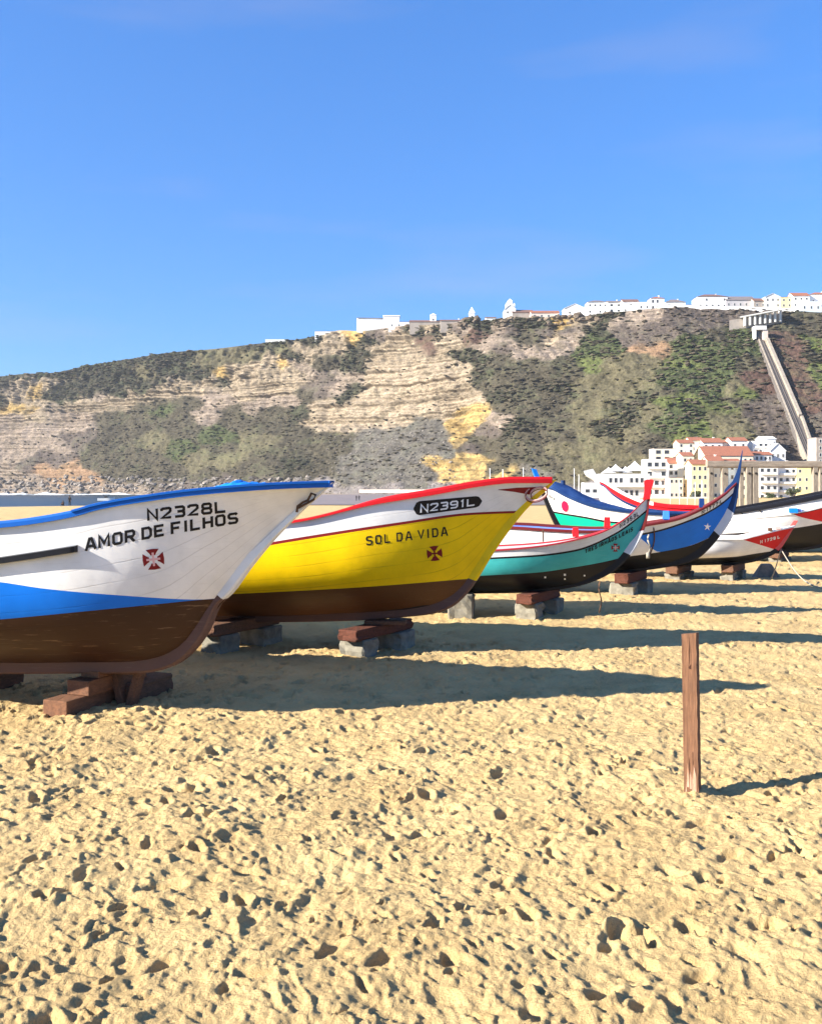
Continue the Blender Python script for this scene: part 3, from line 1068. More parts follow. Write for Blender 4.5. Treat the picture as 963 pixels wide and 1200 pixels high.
        for j in range(nr - 1):
            Fc.append((near[j], near[j + 1], farr[j + 1], farr[j]))
            mi.append(rowm[j])
        uniq = list(dict.fromkeys(mi)) + ([inner] if inner not in mi else [])
        # inside skin and floor
        th = 0.05
        ii = [i for i in range(n) if Bb[i] > th * 2.2]
        vi = np.linspace(floor, 0.985, 7)
        b0 = len(V)
        for sgn in (1, -1):
            for i in ii:
                y = (Bb[i] * self.g(ds[i] - d0, vi) - th) * sgn
                for j in range(7):
                    V.append(self.W(ds[i], y[j] if y[j] * sgn > 0 else 0.0, ZK[i] + (ZS[i] - ZK[i]) * vi[j]))
                    uv.append((ds[i], vi[j]))
        m_ = len(ii)
        for s_ in (0, 1):
            for i in range(m_ - 1):
                for j in range(6):
                    q = [b0 + (s_ * m_ + i) * 7 + j, b0 + (s_ * m_ + i + 1) * 7 + j, b0 + (s_ * m_ + i + 1) * 7 + j + 1, b0 + (s_ * m_ + i) * 7 + j + 1]
                    Fc.append(tuple(q))
                    mi.append(inner)
        for i in range(m_ - 1):
            Fc.append((b0 + i * 7, b0 + (i + 1) * 7, b0 + (m_ + i + 1) * 7, b0 + (m_ + i) * 7))
            mi.append(inner)
        o_ = self.root.location
        me = bpy.data.meshes.new('hull')
        me.from_pydata([(v.x - o_.x, v.y - o_.y, v.z - o_.z) for v in V], [], Fc)
        for u_ in uniq:
            me.materials.append(P[u_])
        me.polygons.foreach_set('material_index', [uniq.index(m) for m in mi])
        me.polygons.foreach_set('use_smooth', [True] * len(me.polygons))
        ul = me.uv_layers.new(name='hull')
        li = np.zeros(len(me.loops), dtype=np.int32)
        me.loops.foreach_get('vertex_index', li)
        ul.data.foreach_set('uv', np.array(uv, dtype=np.float32)[li].ravel())
        me.update()
        ob = bpy.data.objects.new('hull', me)
        C.objects.link(ob)
        ob.parent = self.root
        self.hull_ob = ob
        nv = n * nr
        half = [f for f in Fc if all(v < nv for v in f)]
        self.bvh = BVHTree.FromPolygons([tuple(v) for v in V[:nv]], half)
        return ob

    def on(self, px, py, lift=0.004):
        """the point of the near side of the hull seen at that pixel, lifted off the paint"""
        r = ray(px, py).normalized()
        hit, nn, i, dist = self.bvh.ray_cast(CAM, r)
        if hit is None:
            hit, nn, i, dist = self.bvh.find_nearest(CAM + r * ((self.O - CAM).dot(self.n) / r.dot(self.n)))
        if nn.dot(r) > 0:
            nn = -nn
        return hit + nn * lift

    def rail(self, mat, h=0.05, out=0.035, inn=0.07, name='gunwale', d_from=None, d_to=None, drop=0.012, shape=None, mat2=None, sides=(1, -1)):
        mb_ = MB()
        ds = [d for d in self.ds if (d_from is None or d >= d_from) and (d_to is None or d <= d_to)]
        if d_from is not None:
            ds = [d_from] + ds
        if d_to is not None:
            ds = ds + [d_to]
        for s_ in sides:
            rings = []
            for d in ds:
                bb, z = float(self.b(d - self.d0)), float(self.zs(d))
                hh = h if shape is None else shape(d)
                o1, o2 = bb + out, max(bb - inn, -out if False else bb * 0.0 + max(bb - inn, 0.0))
                rings.append([self.W(d, s_ * o1, z - drop), self.W(d, s_ * o1, z + hh * 0.55), self.W(d, s_ * (o1 - 0.014), z + hh), self.W(d, s_ * o2, z + hh), self.W(d, s_ * o2, z - drop)])
            vs = [q for r_ in rings for q in r_]
            m = len(rings[0])
            fs = [(i * m + j, (i + 1) * m + j, (i + 1) * m + (j + 1) % m, i * m + (j + 1) % m) for i in range(len(rings) - 1) for j in range(m)]
            if s_ > 0:
                fs = [f[::-1] for f in fs]
            mb_.add(vs, fs)
            mb_.add(rings[0], [tuple(range(m))])
            mb_.add(rings[-1], [tuple(range(m - 1, -1, -1))])
        return mb_.build(name, P[mat] if isinstance(mat, str) else mat, self.root)

    def stem(self, outer, inner, t=0.1, mats=('brown',), split=(), name='keel', aft=None, top_t=None):
        """flat-sided keel and stem timber between two pixel polylines in the centre plane; split: rows where the paint changes"""
        def dense(pl):
            pts = [Vector((*self.plane(*p), 0)) for p in pl]
            # smooth through the points by arc length
            s_ = [0]
            for i in range(1, len(pts)):
                s_.append(s_[-1] + (pts[i] - pts[i - 1]).length)
            fx, fz = pchip(s_, [p.x for p in pts]), pchip(s_, [p.y for p in pts])
            q = np.linspace(0, s_[-1], 60)
            return np.stack([fx(q), fz(q)], 1)
        A, B_ = dense(outer), dense(inner)
        if aft is not None:
            A = np.vstack([A, [[aft[0], aft[1]]]])
            B_ = np.vstack([B_, [[aft[0], aft[2]]]])
        mb_ = MB()
        n = len(A)
        vs = []
        for i in range(n):
            hw = t / 2 if top_t is None else (top_t + (t - top_t) * min(1, i / 24)) / 2
            e = 0.78
            cen = A[i] + (B_[i] - A[i]) * 0.12
            vs += [self.W(A[i, 0], hw * e, A[i, 1]), self.W(cen[0], hw, cen[1]), self.W(B_[i, 0], hw, B_[i, 1]), self.W(B_[i, 0], -hw, B_[i, 1]), self.W(cen[0], -hw, cen[1]), self.W(A[i, 0], -hw * e, A[i, 1])]
        fs, ms = [], []
        for i in range(n - 1):
            mid = self.W((A[i, 0] + A[i + 1, 0]) / 2, 0, (A[i, 1] + A[i + 1, 1]) / 2)
            pyr = HY - (mid.z - EYE) / mid.y * F
            mi = 0
            for k_, s_ in enumerate(split):
                if pyr > s_:
                    mi = k_ + 1
            for j in range(6):
                fs.append((i * 6 + j, (i + 1) * 6 + j, (i + 1) * 6 + (j + 1) % 6, i * 6 + (j + 1) % 6))
                ms.append(mi)
        fs += [tuple(range(5, -1, -1)), tuple((n - 1) * 6 + j for j in range(6))]
        ms += [0, ms[-1]]
        b0 = len(mb_.v)
        mb_.add(vs, [])
        for f, m in zip(fs, ms):
            mb_.f.append(f)
            mb_.m.append(m)
        return mb_.build(name, [P[m] for m in mats], self.root)

    def decal(self, name, polys, mat, lift=0.0015, label=None, parent=None):
        mb_ = MB()
        for pl in polys:
            l_ = lift
            if isinstance(pl, tuple):
                l_, pl = pl
            mb_.add([self.on(x, y, l_) for x, y in pl], [tuple(range(len(pl)))])
        o = mb_.build(name, P[mat], parent or self.root)
        if label:
            o['label'] = label
        return o

    def strip_decal(self, name, top, bot, mat, lift=0.005, n=24):
        """a painted patch between two pixel polylines, following the hull"""
        mb_ = MB()
        tx, ty = [p[0] for p in top], [p[1] for p in top]
        bx, by = [p[0] for p in bot], [p[1] for p in bot]
        nv = 6
        vs = []
        for i in range(n + 1):
            q = i / n
            xa, ya = np.interp(q * (len(tx) - 1), range(len(tx)), tx), np.interp(q * (len(tx) - 1), range(len(tx)), ty)
            xb, yb = np.interp(q * (len(bx) - 1), range(len(bx)), bx), np.interp(q * (len(bx) - 1), range(len(bx)), by)
            for j in range(nv + 1):
                vs.append(self.on(xa + (xb - xa) * j / nv, ya + (yb - ya) * j / nv, lift))
        fs = [(i * (nv + 1) + j, (i + 1) * (nv + 1) + j, (i + 1) * (nv + 1) + j + 1, i * (nv + 1) + j + 1) for i in range(n) for j in range(nv)]
        mb_.add(vs, fs)
        return mb_.build(name, P[mat], self.root, smooth=True)

    def text(self, name, s, mat, x0, y0, x1, y1, h, wt=0.2, bow=0.0, slant=0.0, squeeze=0.78, lift=0.003, h1=None, parent=None, label=None):
        """block lettering painted on the planks: baseline from pixel (x0,y0) to (x1,y1), letter height h px"""
        mb_ = MB()
        adv = sum(GLYPHW.get(c, 1.0) for c in s)
        pos = 0.0
        kk = 0
        for c in s:
            wd = GLYPHW.get(c, 1.0)
            if c == ' ':
                weld(mb_.build(name, P[mat], parent or self.root))
                mb_ = MB()
            ux = math.hypot(x1 - x0, y1 - y0) / adv * squeeze * wd
            for st in GLYPH.get(c, []):
                kk += 1
                m_ = wt * h / 2 / max(ux, 1e-6)        # keep the stroke inside the letter box
                stp = [(m_ * 0.6 + gx * (1 - 1.2 * m_), gy) for gx, gy in st]
                for quad in thick([(gx * ux, gy * h) for gx, gy in stp], wt * h):
                    vs = []
                    for qx, qy in quad:
                        gx, gy = qx / ux, qy / h
                        q = (pos + (wd - squeeze * wd) / 2 + gx * squeeze * wd) / adv
                        hh = h + ((h1 or h) - h) * q
                        bx = x0 + (x1 - x0) * q + slant * gy * hh
                        by = y0 + (y1 - y0) * q + bow * 4 * q * (1 - q) - gy * hh
                        vs.append(self.on(bx, by, lift + 0.00015 * (kk % 5)))
                    mb_.add(vs, [tuple(range(len(vs)))])
            pos += wd
        o = weld(mb_.build(name, P[mat], parent or self.root))
        if label:
            o['label'] = label
        return o

    def cross(self, px, py, r, arm='emblem_red', pale='emblem_pale', rot=0.0, halo=True):
        c_, s_ = math.cos(rot), math.sin(rot)

        def tr(x, y):
            return (px + r * (x * c_ - y * s_), py + r * (x * s_ + y * c_) * 0.97)
        polys = []
        for k_ in range(4):
            ang = k_ * math.pi / 2
            ca, sa = math.cos(ang), math.sin(ang)
            pl = [(-0.22, -0.38), (-0.30, -0.55), (-0.60, -0.93), (0, -0.99), (0.60, -0.93), (0.30, -0.55), (0.22, -0.38)]
            polys.append([tr(x * ca - y * sa, x * sa + y * ca) for x, y in pl])
        o = self.decal('cross_emblem', polys, arm, 0.003)
        w_ = 0.10
        inn = [[(-w_, -0.62), (w_, -0.62), (w_, 0.62), (-w_, 0.62)]]
        mb_ = MB()
        for i, pl in enumerate([[(-w_, -0.64), (w_, -0.64), (w_, 0.64), (-w_, 0.64)], [(-0.64, -w_), (-w_, -w_), (-w_, w_), (-0.64, w_)], [(w_, -w_), (0.64, -w_), (0.64, w_), (w_, w_)]]):
            mb_.add([self.on(*tr(x, y), 0.0045) for x, y in pl], [tuple(range(4))])
        mb_.build('inner_cross', P[pale], o)
        return o

    def deck(self, d0, d1, drop=0.03, mat='deck', name='foredeck'):
        mb_ = MB()
        ds = [d for d in self.ds if d0 <= d <= d1]
        vs = []
        for d in ds:
            bb = max(float(self.b(d - self.d0)) - 0.06, 0.005)
            z = float(self.zs(d)) - drop
            vs += [self.W(d, bb, z), self.W(d, 0, z + 0.015), self.W(d, -bb, z)]
        m = len(ds)
        fs = [(i * 3 + j, (i + 1) * 3 + j, (i + 1) * 3 + j + 1, i * 3 + j + 1) for i in range(m - 1) for j in range(2)]
        mb_.add(vs, fs)
        return mb_.build(name, P[mat], self.root, smooth=True)

    def thwart(self, d, mat, drop=0.12, name='thwart', wid=0.22, th=0.04):
        mb_ = MB()
        bb, z = float(self.b(d - self.d0)) - 0.055, float(self.zs(d)) - drop
        c = self.W(d, 0, z)
        mb_.box(c, (wid, 2 * bb, th), math.atan2(self.a.y, self.a.x))
        return mb_.build(name, P[mat], self.root, bevel=0.006)

    def peg(self, d, side_, mat, h=0.16, wid=0.07, name='thole_post', lean=0.0):
        mb_ = MB()
        bb, z = float(self.b(d - self.d0)) - 0.02, float(self.zs(d))
        p0 = self.W(d, side_ * bb, z + 0.02)
        mb_.box(p0 + Vector((0, 0, h / 2)), (wid, wid, h), math.atan2(self.a.y, self.a.x), taper=0.9)
        return mb_.build(name, P[mat] if mat in P else M[mat], self.root, bevel=0.006)


def weld(o):
    bm = bmesh.new()
    bm.from_mesh(o.data)
    bmesh.ops.remove_doubles(bm, verts=bm.verts[:], dist=2e-5)
    bm.to_mesh(o.data)
    bm.free()
    return o


def thick(st, w):
    """a polyline on the unit glyph box -> quads mitred at the corners"""
    pts = [Vector((x, y)) for x, y in st]
    closed = (pts[0] - pts[-1]).length < 1e-6 and len(pts) > 3
    if closed:
        pts = pts[:-1]
    n = len(pts)
    L_, R_ = [], []
    for i in range(n):
        a = pts[i - 1] if (i > 0 or closed) else None
        b = pts[(i + 1) % n] if (i < n - 1 or closed) else None
        d1 = (pts[i] - a).normalized() if a is not None else None
        d2 = (b - pts[i]).normalized() if b is not None else None
        d1 = d1 if d1 is not None else d2
        d2 = d2 if d2 is not None else d1
        n1, n2 = Vector((-d1.y, d1.x)), Vector((-d2.y, d2.x))
        mdir = (n1 + n2)
        mdir = n1 if mdir.length < 1e-3 else mdir.normalized()
        k_ = min(1 / max(mdir.dot(n1), 0.35), 1.9)
        ww = w / 2
        L_.append(pts[i] + mdir * ww * k_)
        R_.append(pts[i] - mdir * ww * k_)
    q = []
    for i in range(n if closed else n - 1):
        j = (i + 1) % n
        ns = 4
        for k_ in range(ns):
            a_, b_ = k_ / ns, (k_ + 1) / ns
            q.append([tuple(L_[i].lerp(L_[j], a_)), tuple(L_[i].lerp(L_[j], b_)), tuple(R_[i].lerp(R_[j], b_)), tuple(R_[i].lerp(R_[j], a_))])
    return q


e = 0.1
GLYPH = {
    'N': [[(e, 0), (e, 1 - e * 0.2), (1 - e, 0.02), (1 - e, 1)]],
    '2': [[(e, 0.72), (e, 0.86), (0.22, 0.92), (0.78, 0.92), (0.9, 0.84), (0.9, 0.66), (0.78, 0.54), (0.12, 0.1), (0.95, 0.08)]],
    '3': [[(0.08, 0.92), (0.78, 0.92), (0.9, 0.82), (0.9, 0.62), (0.74, 0.52), (0.3, 0.52)], [(0.76, 0.50), (0.9, 0.4), (0.9, 0.2), (0.78, 0.08), (0.06, 0.08)]],
    '8': [[(0.24, 0.52), (0.13, 0.66), (0.13, 0.82), (0.25, 0.92), (0.75, 0.92), (0.87, 0.82), (0.87, 0.66), (0.76, 0.52), (0.9, 0.38), (0.9, 0.2), (0.78, 0.08), (0.22, 0.08), (0.1, 0.2), (0.1, 0.38), (0.24, 0.52)], [(0.3, 0.52), (0.7, 0.52)]],
    'L': [[(e, 1), (e, 0.08), (0.95, 0.08)]],
    'A': [[(0.02, 0), (0.4, 0.92), (0.6, 0.92), (0.98, 0)], [(0.24, 0.32), (0.76, 0.32)]],
    'M': [[(e, 0), (e, 0.97), (0.5, 0.3), (0.9, 0.97), (0.9, 0)]],
    'O': [[(0.24, 0.08), (0.76, 0.08), (0.9, 0.22), (0.9, 0.78), (0.76, 0.92), (0.24, 0.92), (e, 0.78), (e, 0.22), (0.24, 0.08)]],
    'R': [[(e, 0), (e, 0.92), (0.76, 0.92), (0.9, 0.8), (0.9, 0.58), (0.76, 0.46), (0.22, 0.46)], [(0.55, 0.4), (0.92, 0)]],
    'D': [[(e, 0.08), (e, 0.92), (0.7, 0.92), (0.9, 0.74), (0.9, 0.26), (0.7, 0.08), (e, 0.08)]],
    'E': [[(0.95, 0.92), (e, 0.92), (e, 0.08), (0.95, 0.08)], [(0.22, 0.5), (0.8, 0.5)]],
    'F': [[(0.95, 0.92), (e, 0.92), (e, 0)], [(0.22, 0.48), (0.82, 0.48)]],
    'I': [[(0.5, 0), (0.5, 1)]],
    'H': [[(e, 0), (e, 1)], [(0.9, 0), (0.9, 1)], [(0.22, 0.5), (0.78, 0.5)]],
    'S': [[(0.92, 0.8), (0.8, 0.92), (0.22, 0.92), (e, 0.8), (e, 0.64), (0.22, 0.53), (0.78, 0.48), (0.9, 0.37), (0.9, 0.2), (0.78, 0.08), (0.2, 0.08), (0.06, 0.2)]],
    'V': [[(0.03, 1), (0.5, 0.08), (0.97, 1)]],
    'T': [[(0.02, 0.92), (0.98, 0.92)], [(0.5, 0.8), (0.5, 0)]],
    '9': [[(0.1, 0.08), (0.76, 0.08), (0.9, 0.22), (0.9, 0.78), (0.76, 0.92), (0.24, 0.92), (e, 0.8), (e, 0.6), (0.24, 0.48), (0.78, 0.48)]],
    '1': [[(0.25, 0.78), (0.55, 0.95), (0.55, 0)]],
    '5': [[(0.9, 0.92), (0.14, 0.92), (0.12, 0.54), (0.74, 0.56), (0.9, 0.44), (0.9, 0.2), (0.76, 0.08), (0.08, 0.08)]],
    '7': [[(0.06, 0.92), (0.92, 0.92), (0.38, 0)]],
    '0': [[(0.24, 0.08), (0.76, 0.08), (0.9, 0.22), (0.9, 0.78), (0.76, 0.92), (0.24, 0.92), (e, 0.78), (e, 0.22), (0.24, 0.08)]],
    '.': [[(0.5, 0.36), (0.5, 0.6)]],
    '~A': [],
}
GLYPH['Ã'] = GLYPH['A'] + [[(0.15, 1.14), (0.4, 1.2), (0.6, 1.12), (0.85, 1.2)]]
GLYPHW = {' ': 0.34, 'I': 0.55, '1': 0.7, '.': 0.4, 'M': 1.15}
GRP = 'painted wooden fishing boats drawn up on the beach'


def rope_of(name, pts, r, label, cat='rope', mat=None, n=6):
    mb_ = MB()
    pts = [Vector(p) for p in pts]
    mb_.tube(pts, r, n)
    o = mb_.build(name, mat or M['rope'], smooth=True, loc=pts[0])
    return tag(o, label, cat)


# ---- white and blue boat, nearest, left
b1 = Boat('large white boat with blue band and brown bottom, black bow lettering, nearest on the left', GRP, 389, 8.5, yaw=-13, L=8.4, B=1.12, E=5.0, pw=2.0, p_bow=1.4, wl=2.2)
# the sheer: a low after part, stepping up at the bulwark
b1.hull(sheer=[(0, 617), (86, 604.5), (116, 596), (174, 586), (229, 579), (340, 571), (388, 569.5)],
        keel=[(388, 569.5), (379, 576), (357, 595.5), (339, 612.5), (314, 639), (292, 666), (266, 700), (252, 717), (236, 740), (217, 762), (190, 774), (160, 778), (95, 778), (0, 777.5)],
        bands=['brown', 'blue', 'white'],
        lines=[[(-200, 742), (0, 726), (108, 715.6), (189, 707.5), (234, 703), (262, 701)], [(-200, 664), (0, 682), (54, 690), (140, 697.6), (234, 702.6), (262, 700.6)]],
        sheer_aft=[(5.5, 1.55), (8.4, 1.62)], keel_aft=[(8.4, 0.42)])
b1.rail('rail_blue', h=0.046, out=0.04, inn=0.09)
# raised bulwark cap: starts with a square end at x=87
dstep = b1.side(87, 600)[0]
o = b1.rail('rail_blue', h=0.05, out=0.052, inn=0.085, name='bulwark_cap', d_from=0.0, d_to=dstep, shape=lambda d: 0.047 + 0.016 * float(sstep((d - 1.6) / 1.2)) , drop=-0.0445)
b1.stem(outer=[(390, 565.5), (380.5, 575.5), (358.5, 595), (340.5, 612.5), (315.5, 639), (294, 665), (268, 699), (259, 706), (243, 741), (224, 766), (205, 780), (175, 787), (94.5, 788), (0, 788.5)],
        inner=[(376, 572), (368, 580), (345, 600), (328, 616), (300, 643), (270, 668), (243, 697), (229, 714), (215, 738), (196, 755), (172, 764), (135, 770), (94, 771), (0, 772)],
        t=0.15, top_t=0.03, mats=('white', 'stem_brown'), split=(702.5,), aft=(8.4, 0.32, 0.47))
b1.deck(0.15, 3.2)
b1.text('registration_number', 'N2328L', 'letter_black', 171.5, 610.5, 266.5, 600, 13.0, wt=0.24, squeeze=0.92, slant=-0.05, bow=-0.3)
b1.text('boat_name', 'AMOR DE FILHOS', 'letter_black', 99.5, 646, 280.5, 612.5, 14.5, wt=0.23, squeeze=0.93, slant=-0.03, bow=-1.2, h1=12.5)
b1.cross(180, 655.3, 12.8, rot=-0.12)
# rubbing strake with its black cap, dying into the bow
mb = MB()
top = [(-420, 706), (-200, 682), (0, 654), (50, 646.5), (91, 640)]
vs, ms = [], []
nn_ = 40
for i in range(nn_ + 1):
    px = np.interp(i / nn_, np.linspace(0, 1, 5), [p[0] for p in top])
    py = np.interp(px, [p[0] for p in top], [p[1] for p in top])
    d, z = b1.side(px, py)
    bb = float(b1.b(d)) * float(b1.g(np.array(d), np.array((z - float(b1.zk(d))) / (float(b1.zs(d)) - float(b1.zk(d))))))
    pr = 0.06 if i < nn_ else 0.05
    vs += [b1.W(d, bb - 0.02, z + 0.012), b1.W(d, bb + pr, z), b1.W(d, bb + pr, z - 0.048), b1.W(d, bb - 0.02, z - 0.05)]
fs = [(i * 4 + j, (i + 1) * 4 + j, (i + 1) * 4 + (j + 1) % 4, i * 4 + (j + 1) % 4) for i in range(nn_) for j in range(4)]
mb.add(vs, fs)
mb.add([vs[-4], vs[-3], vs[-2], vs[-1]], [(0, 1, 2, 3)])
mb.build('rubbing_strake', P['black'], b1.root)
# crumpled tarp heaped on the foredeck
mb = MB()
vs = []
nx, ny = 34, 12
for i in range(nx):
    px = 206 + (290 - 206) * i / (nx - 1)
    d, _ = b1.plane(px, 575, 0.6)
    zt = float(b1.zs(d))
    hh = np.interp(px, [206, 216, 229, 237, 247, 256, 266, 276, 290], [0.03, 0.045, 0.06, 0.085, 0.09, 0.085, 0.07, 0.05, 0.03])
    for j in range(ny):
        y = -0.2 + (float(b1.b(d)) + 0.01 + 0.2) * j / (ny - 1) if False else -0.35 + (min(float(b1.b(d)), 1.1) - 0.06 + 0.35) * j / (ny - 1)
        s_ = math.sin(math.pi * j / (ny - 1)) ** 0.6
        z = zt - 0.05 + (hh + 0.05) * s_ + 0.03 * s_ * float(fbm(np.array(i * 0.45), np.array(j * 0.6), seed=4, oct=3))
        vs.append(b1.W(d, y, z))
mb.add(vs, [tuple(f) for f in grid_faces(ny, nx).tolist()] if False else [tuple(f) for f in grid_faces(nx, ny).tolist()])
b1_tarp = mb.build('tarpaulin', M['tarp'], smooth=True, loc=b1.W(1.5, 0, 1.98))
tag(b1_tarp, 'crumpled bright blue tarpaulin heaped on the foredeck of the white and blue boat', 'tarpaulin')
# bow eye with a loop of rope
pts = [b1.W(*(lambda q: (q[0], 0.07, q[1]))(b1.plane(x, y))) for x, y in ((351, 600), (352, 593), (358, 588.5), (364, 586), (368, 578), (373, 580), (371, 585), (366, 588), (360, 591), (353, 595))]
rope_of('rope_loop', pts, 0.011, 'dark loop of rope hanging at the bow tip of the white and blue boat', mat=M['iron'])
pts = [b1.W(*(lambda q: (q[0], 0.075, q[1]))(b1.plane(x, y))) for x, y in ((370, 577), (375, 577.5), (381, 576.5))]

# ---- white and yellow boat
b2 = Boat('white and yellow boat with red rail and brown bottom, black number plate at the bow', GRP, 651, 11.55, yaw=-13, L=8.4, B=1.12, E=5.0, pw=2.0, p_bow=1.4, wl=2.3, heel=0.05)
b2.hull(sheer=[(340, 612), (440, 590), (470, 585), (510, 578.5), (559, 569.5), (600, 565), (646, 565)],
        keel=[(647, 566), (642, 571), (614, 598), (594, 623), (573, 653.5), (557, 678), (541, 699), (526, 708), (508, 713.5), (460, 718), (417, 720), (253, 722.5)],
        bands=['black', 'hull_brown', 'yellow', 'dark_red', 'white'],
        lines=[[(200, 726), (253, 723), (417, 719), (480, 712), (500, 709), (560, 735)], [(200, 699.5), (267, 696.5), (417, 688.6), (552, 678), (600, 674)],
               [(200, 661), (314, 639.5), (470, 615), (553, 603.5), (613, 601), (640, 600)], [(200, 657), (314, 636), (470, 611.8), (553, 600.8), (613, 598.5), (640, 598)]],
        sheer_aft=[(4.6, 1.42), (6.2, 1.36), (8.4, 1.42)], keel_aft=[(8.4, 0.5)], rows={0: 5, 3: 1})
b2.rail('red', h=0.062, out=0.04, inn=0.09, shape=lambda d: 0.02 + 0.042 * (1 - float(sstep((d - 1.7) / 0.8))))
b2.stem(outer=[(652, 562), (643.5, 571), (615.5, 598), (595.5, 623), (574.5, 653.5), (559, 679), (545, 698), (530, 711), (511, 718.5), (460, 724), (417, 727), (253, 729.5)],
        inner=[(632, 567), (628, 575), (602, 600), (581, 625), (557, 650), (535, 678), (526, 692), (512, 703), (495, 708), (460, 714), (417, 716), (253, 718)],
        t=0.15, top_t=0.03, mats=('yellow', 'stem_brown'), split=(678,), aft=(8.4, 0.42, 0.6))
b2.strip_decal('bow_patch', [(583.5, 573.6), (605, 571.5), (628, 570.6)], [(584, 574.2), (602, 576.3), (620, 579.6)], 'dark_red', n=14, lift=0.002)
b2.deck(0.15, 3.0)
# number plate
xs_ = np.linspace(0, 1, 25)
topl, botl = [], []
for q in xs_:
    x = 484.5 + 80 * q
    c_ = 596.2 - 9.0 * q
    hh = (8.4 - 1.9 * q)
    ed = 0.1
    s_ = 1.0
    if q < ed:
        s_ = math.sqrt(max(0, 1 - ((ed - q) / ed) ** 2))
    if q > 1 - ed:
        s_ = math.sqrt(max(0, 1 - ((q - 1 + ed) / ed) ** 2))
    hh *= max(s_, 0.1)
    topl.append((x, c_ - hh))
    botl.append((x, c_ + hh))
pl = b2.strip_decal('number_plate', topl, botl, 'letter_black', lift=0.002, n=24)
b2.text('registration_number', 'N2391L', 'letter_white', 491, 601, 557, 592, 9.6, wt=0.2, squeeze=0.93, slant=0.05, lift=0.006, h1=8.2, parent=pl)
b2.text('boat_name', 'SOL DA VIDA', 'letter_black', 427.5, 639.5, 526, 627.5, 10.6, wt=0.17, squeeze=0.76, slant=-0.05, lift=0.003)
b2.cross(509, 648.5, 9.2, rot=-0.1, pale='emblem_red')
# scroll at the stem head
mb = MB()
cen = b2.plane(630.5, 578)
pts = []
for k_ in range(26):
    a_ = k_ / 25 * 2 * math.pi * 1.25
    rr = 0.12 * (1 - 0.5 * k_ / 25)
    dx, dz = -rr * 1.2 * math.cos(a_ + 2.6), rr * 0.85 * math.sin(a_ + 2.6)
    pts.append(b2.W(cen[0] + dx - dz * 0.45, 0.075, cen[1] + dz))
mb.tube(pts, 0.014, 6, r2=0.009)
mb.build('scroll', P['pink'], b2.root, smooth=True)
mb = MB()
mb.tube([q + Vector((0.0, -0.006, -0.022)) for q in pts], 0.007, 6, r2=0.005)
mb.build('scroll_outline', P['maroon'], b2.root, smooth=True)

# ---- teal and black boat
b3 = Boat('teal boat with black bottom, white top band and bright red stem head', GRP, 759, 15.0, yaw=-13, L=7.4, B=0.72, E=3.2, pw=2.0, p_bow=1.1, wl=2.6)
b3.hull(sheer=[(552, 646.5), (583, 645), (628.5, 641), (674, 633), (708.5, 622.5), (735, 606), (752, 589), (759, 583)],
        keel=[(758.8, 585), (758, 600), (755.5, 614), (749, 631), (739, 647), (720, 666.5), (694, 680), (671, 686.5), (612, 692), (552, 693.5)],
        bands=['black', 'teal', 'black', 'white'],
        lines=[[(540, 676.5), (560, 675), (628.5, 671), (674, 664.5), (720, 655.5), (741, 648.5), (765, 640)],
               [(540, 657.5), (574, 655.5), (628.5, 652.5), (674, 646.3), (720, 627), (757.6, 599.5), (765, 593)], [(540, 655.3), (574, 653.3), (628.5, 650.3), (674, 644), (720, 624.8), (757.6, 597), (765, 590.5)]],
        sheer_aft=[(4.4, 0.96), (7.4, 1.35)], keel_aft=[(5.5, 0.36), (7.4, 0.7)], rows={2: 1}, inner='inner_grey', tip_d=0.0)
b3.rail('rail_crimson', h=0.016, out=0.02, inn=0.05, drop=0.008)
b3.stem(outer=[(762, 580), (760.5, 590), (759.5, 600), (757.5, 612), (750.5, 630), (741.5, 646.5), (722, 667), (695, 681.5), (672, 688), (612, 694.5), (552, 695.5)],
        inner=[(758.8, 584), (758, 592), (757, 600), (754.2, 611), (745.5, 627), (732, 642), (713, 660), (688, 673), (668, 679), (612, 686), (552, 687)],
        t=0.07, mats=('maroon', 'cutwater_grey', 'black'), split=(622, 649), aft=(7.4, 0.64, 0.78))
# bright red head of the stem
mb = MB()
prof_ = [(752.5, 586), (754.5, 575), (754, 563.5), (757, 561.8), (765, 562), (765.8, 564.5), (762.5, 575), (761.5, 585)]
A = [b3.W(*(lambda q: (q[0], 0.062, q[1]))(b3.plane(*p))) for p in prof_]
B_ = [b3.W(*(lambda q: (q[0], -0.062, q[1]))(b3.plane(*p))) for p in prof_]
m = len(A)
mb.add(A + B_, [tuple(range(m)), tuple(range(2 * m - 1, m - 1, -1))] + [(i, m + i, m + (i + 1) % m, (i + 1) % m) for i in range(m)])
mb.build('stem_head', P['red'], b3.root, bevel=0.01)
b3.text('registration_number', 'N2353L', 'letter_black', 725, 619.2, 748.5, 603.5, 5.0, wt=0.2, squeeze=0.8, lift=0.008)
b3.text('boat_name', 'TRES IRMÃOS LEAIS', 'letter_black', 684.5, 648.5, 741.5, 621.5, 4.4, wt=0.24, squeeze=0.82, bow=1.0, lift=0.008)
b3.cross(720.7, 641.7, 5.0, arm='emblem_red', pale='emblem_pale')
for (dd, sd) in ((0.62, -1),):
    b3.peg(dd, -1, 'red', h=0.17, wid=0.10)
b3.thwart(1.9, 'inner_red')
b3.thwart(2.9, 'inner_red')
b3.thwart(3.9, 'inner_grey')
b3.peg(b3.side(670, 640)[0], -1, 'red', h=0.15, wid=0.10)
b3.peg(b3.side(628, 640)[0], -1, 'iron', h=0.2, wid=0.025, name='thole_pin')
b3.deck(0.1, 1.0, mat='inner_red')
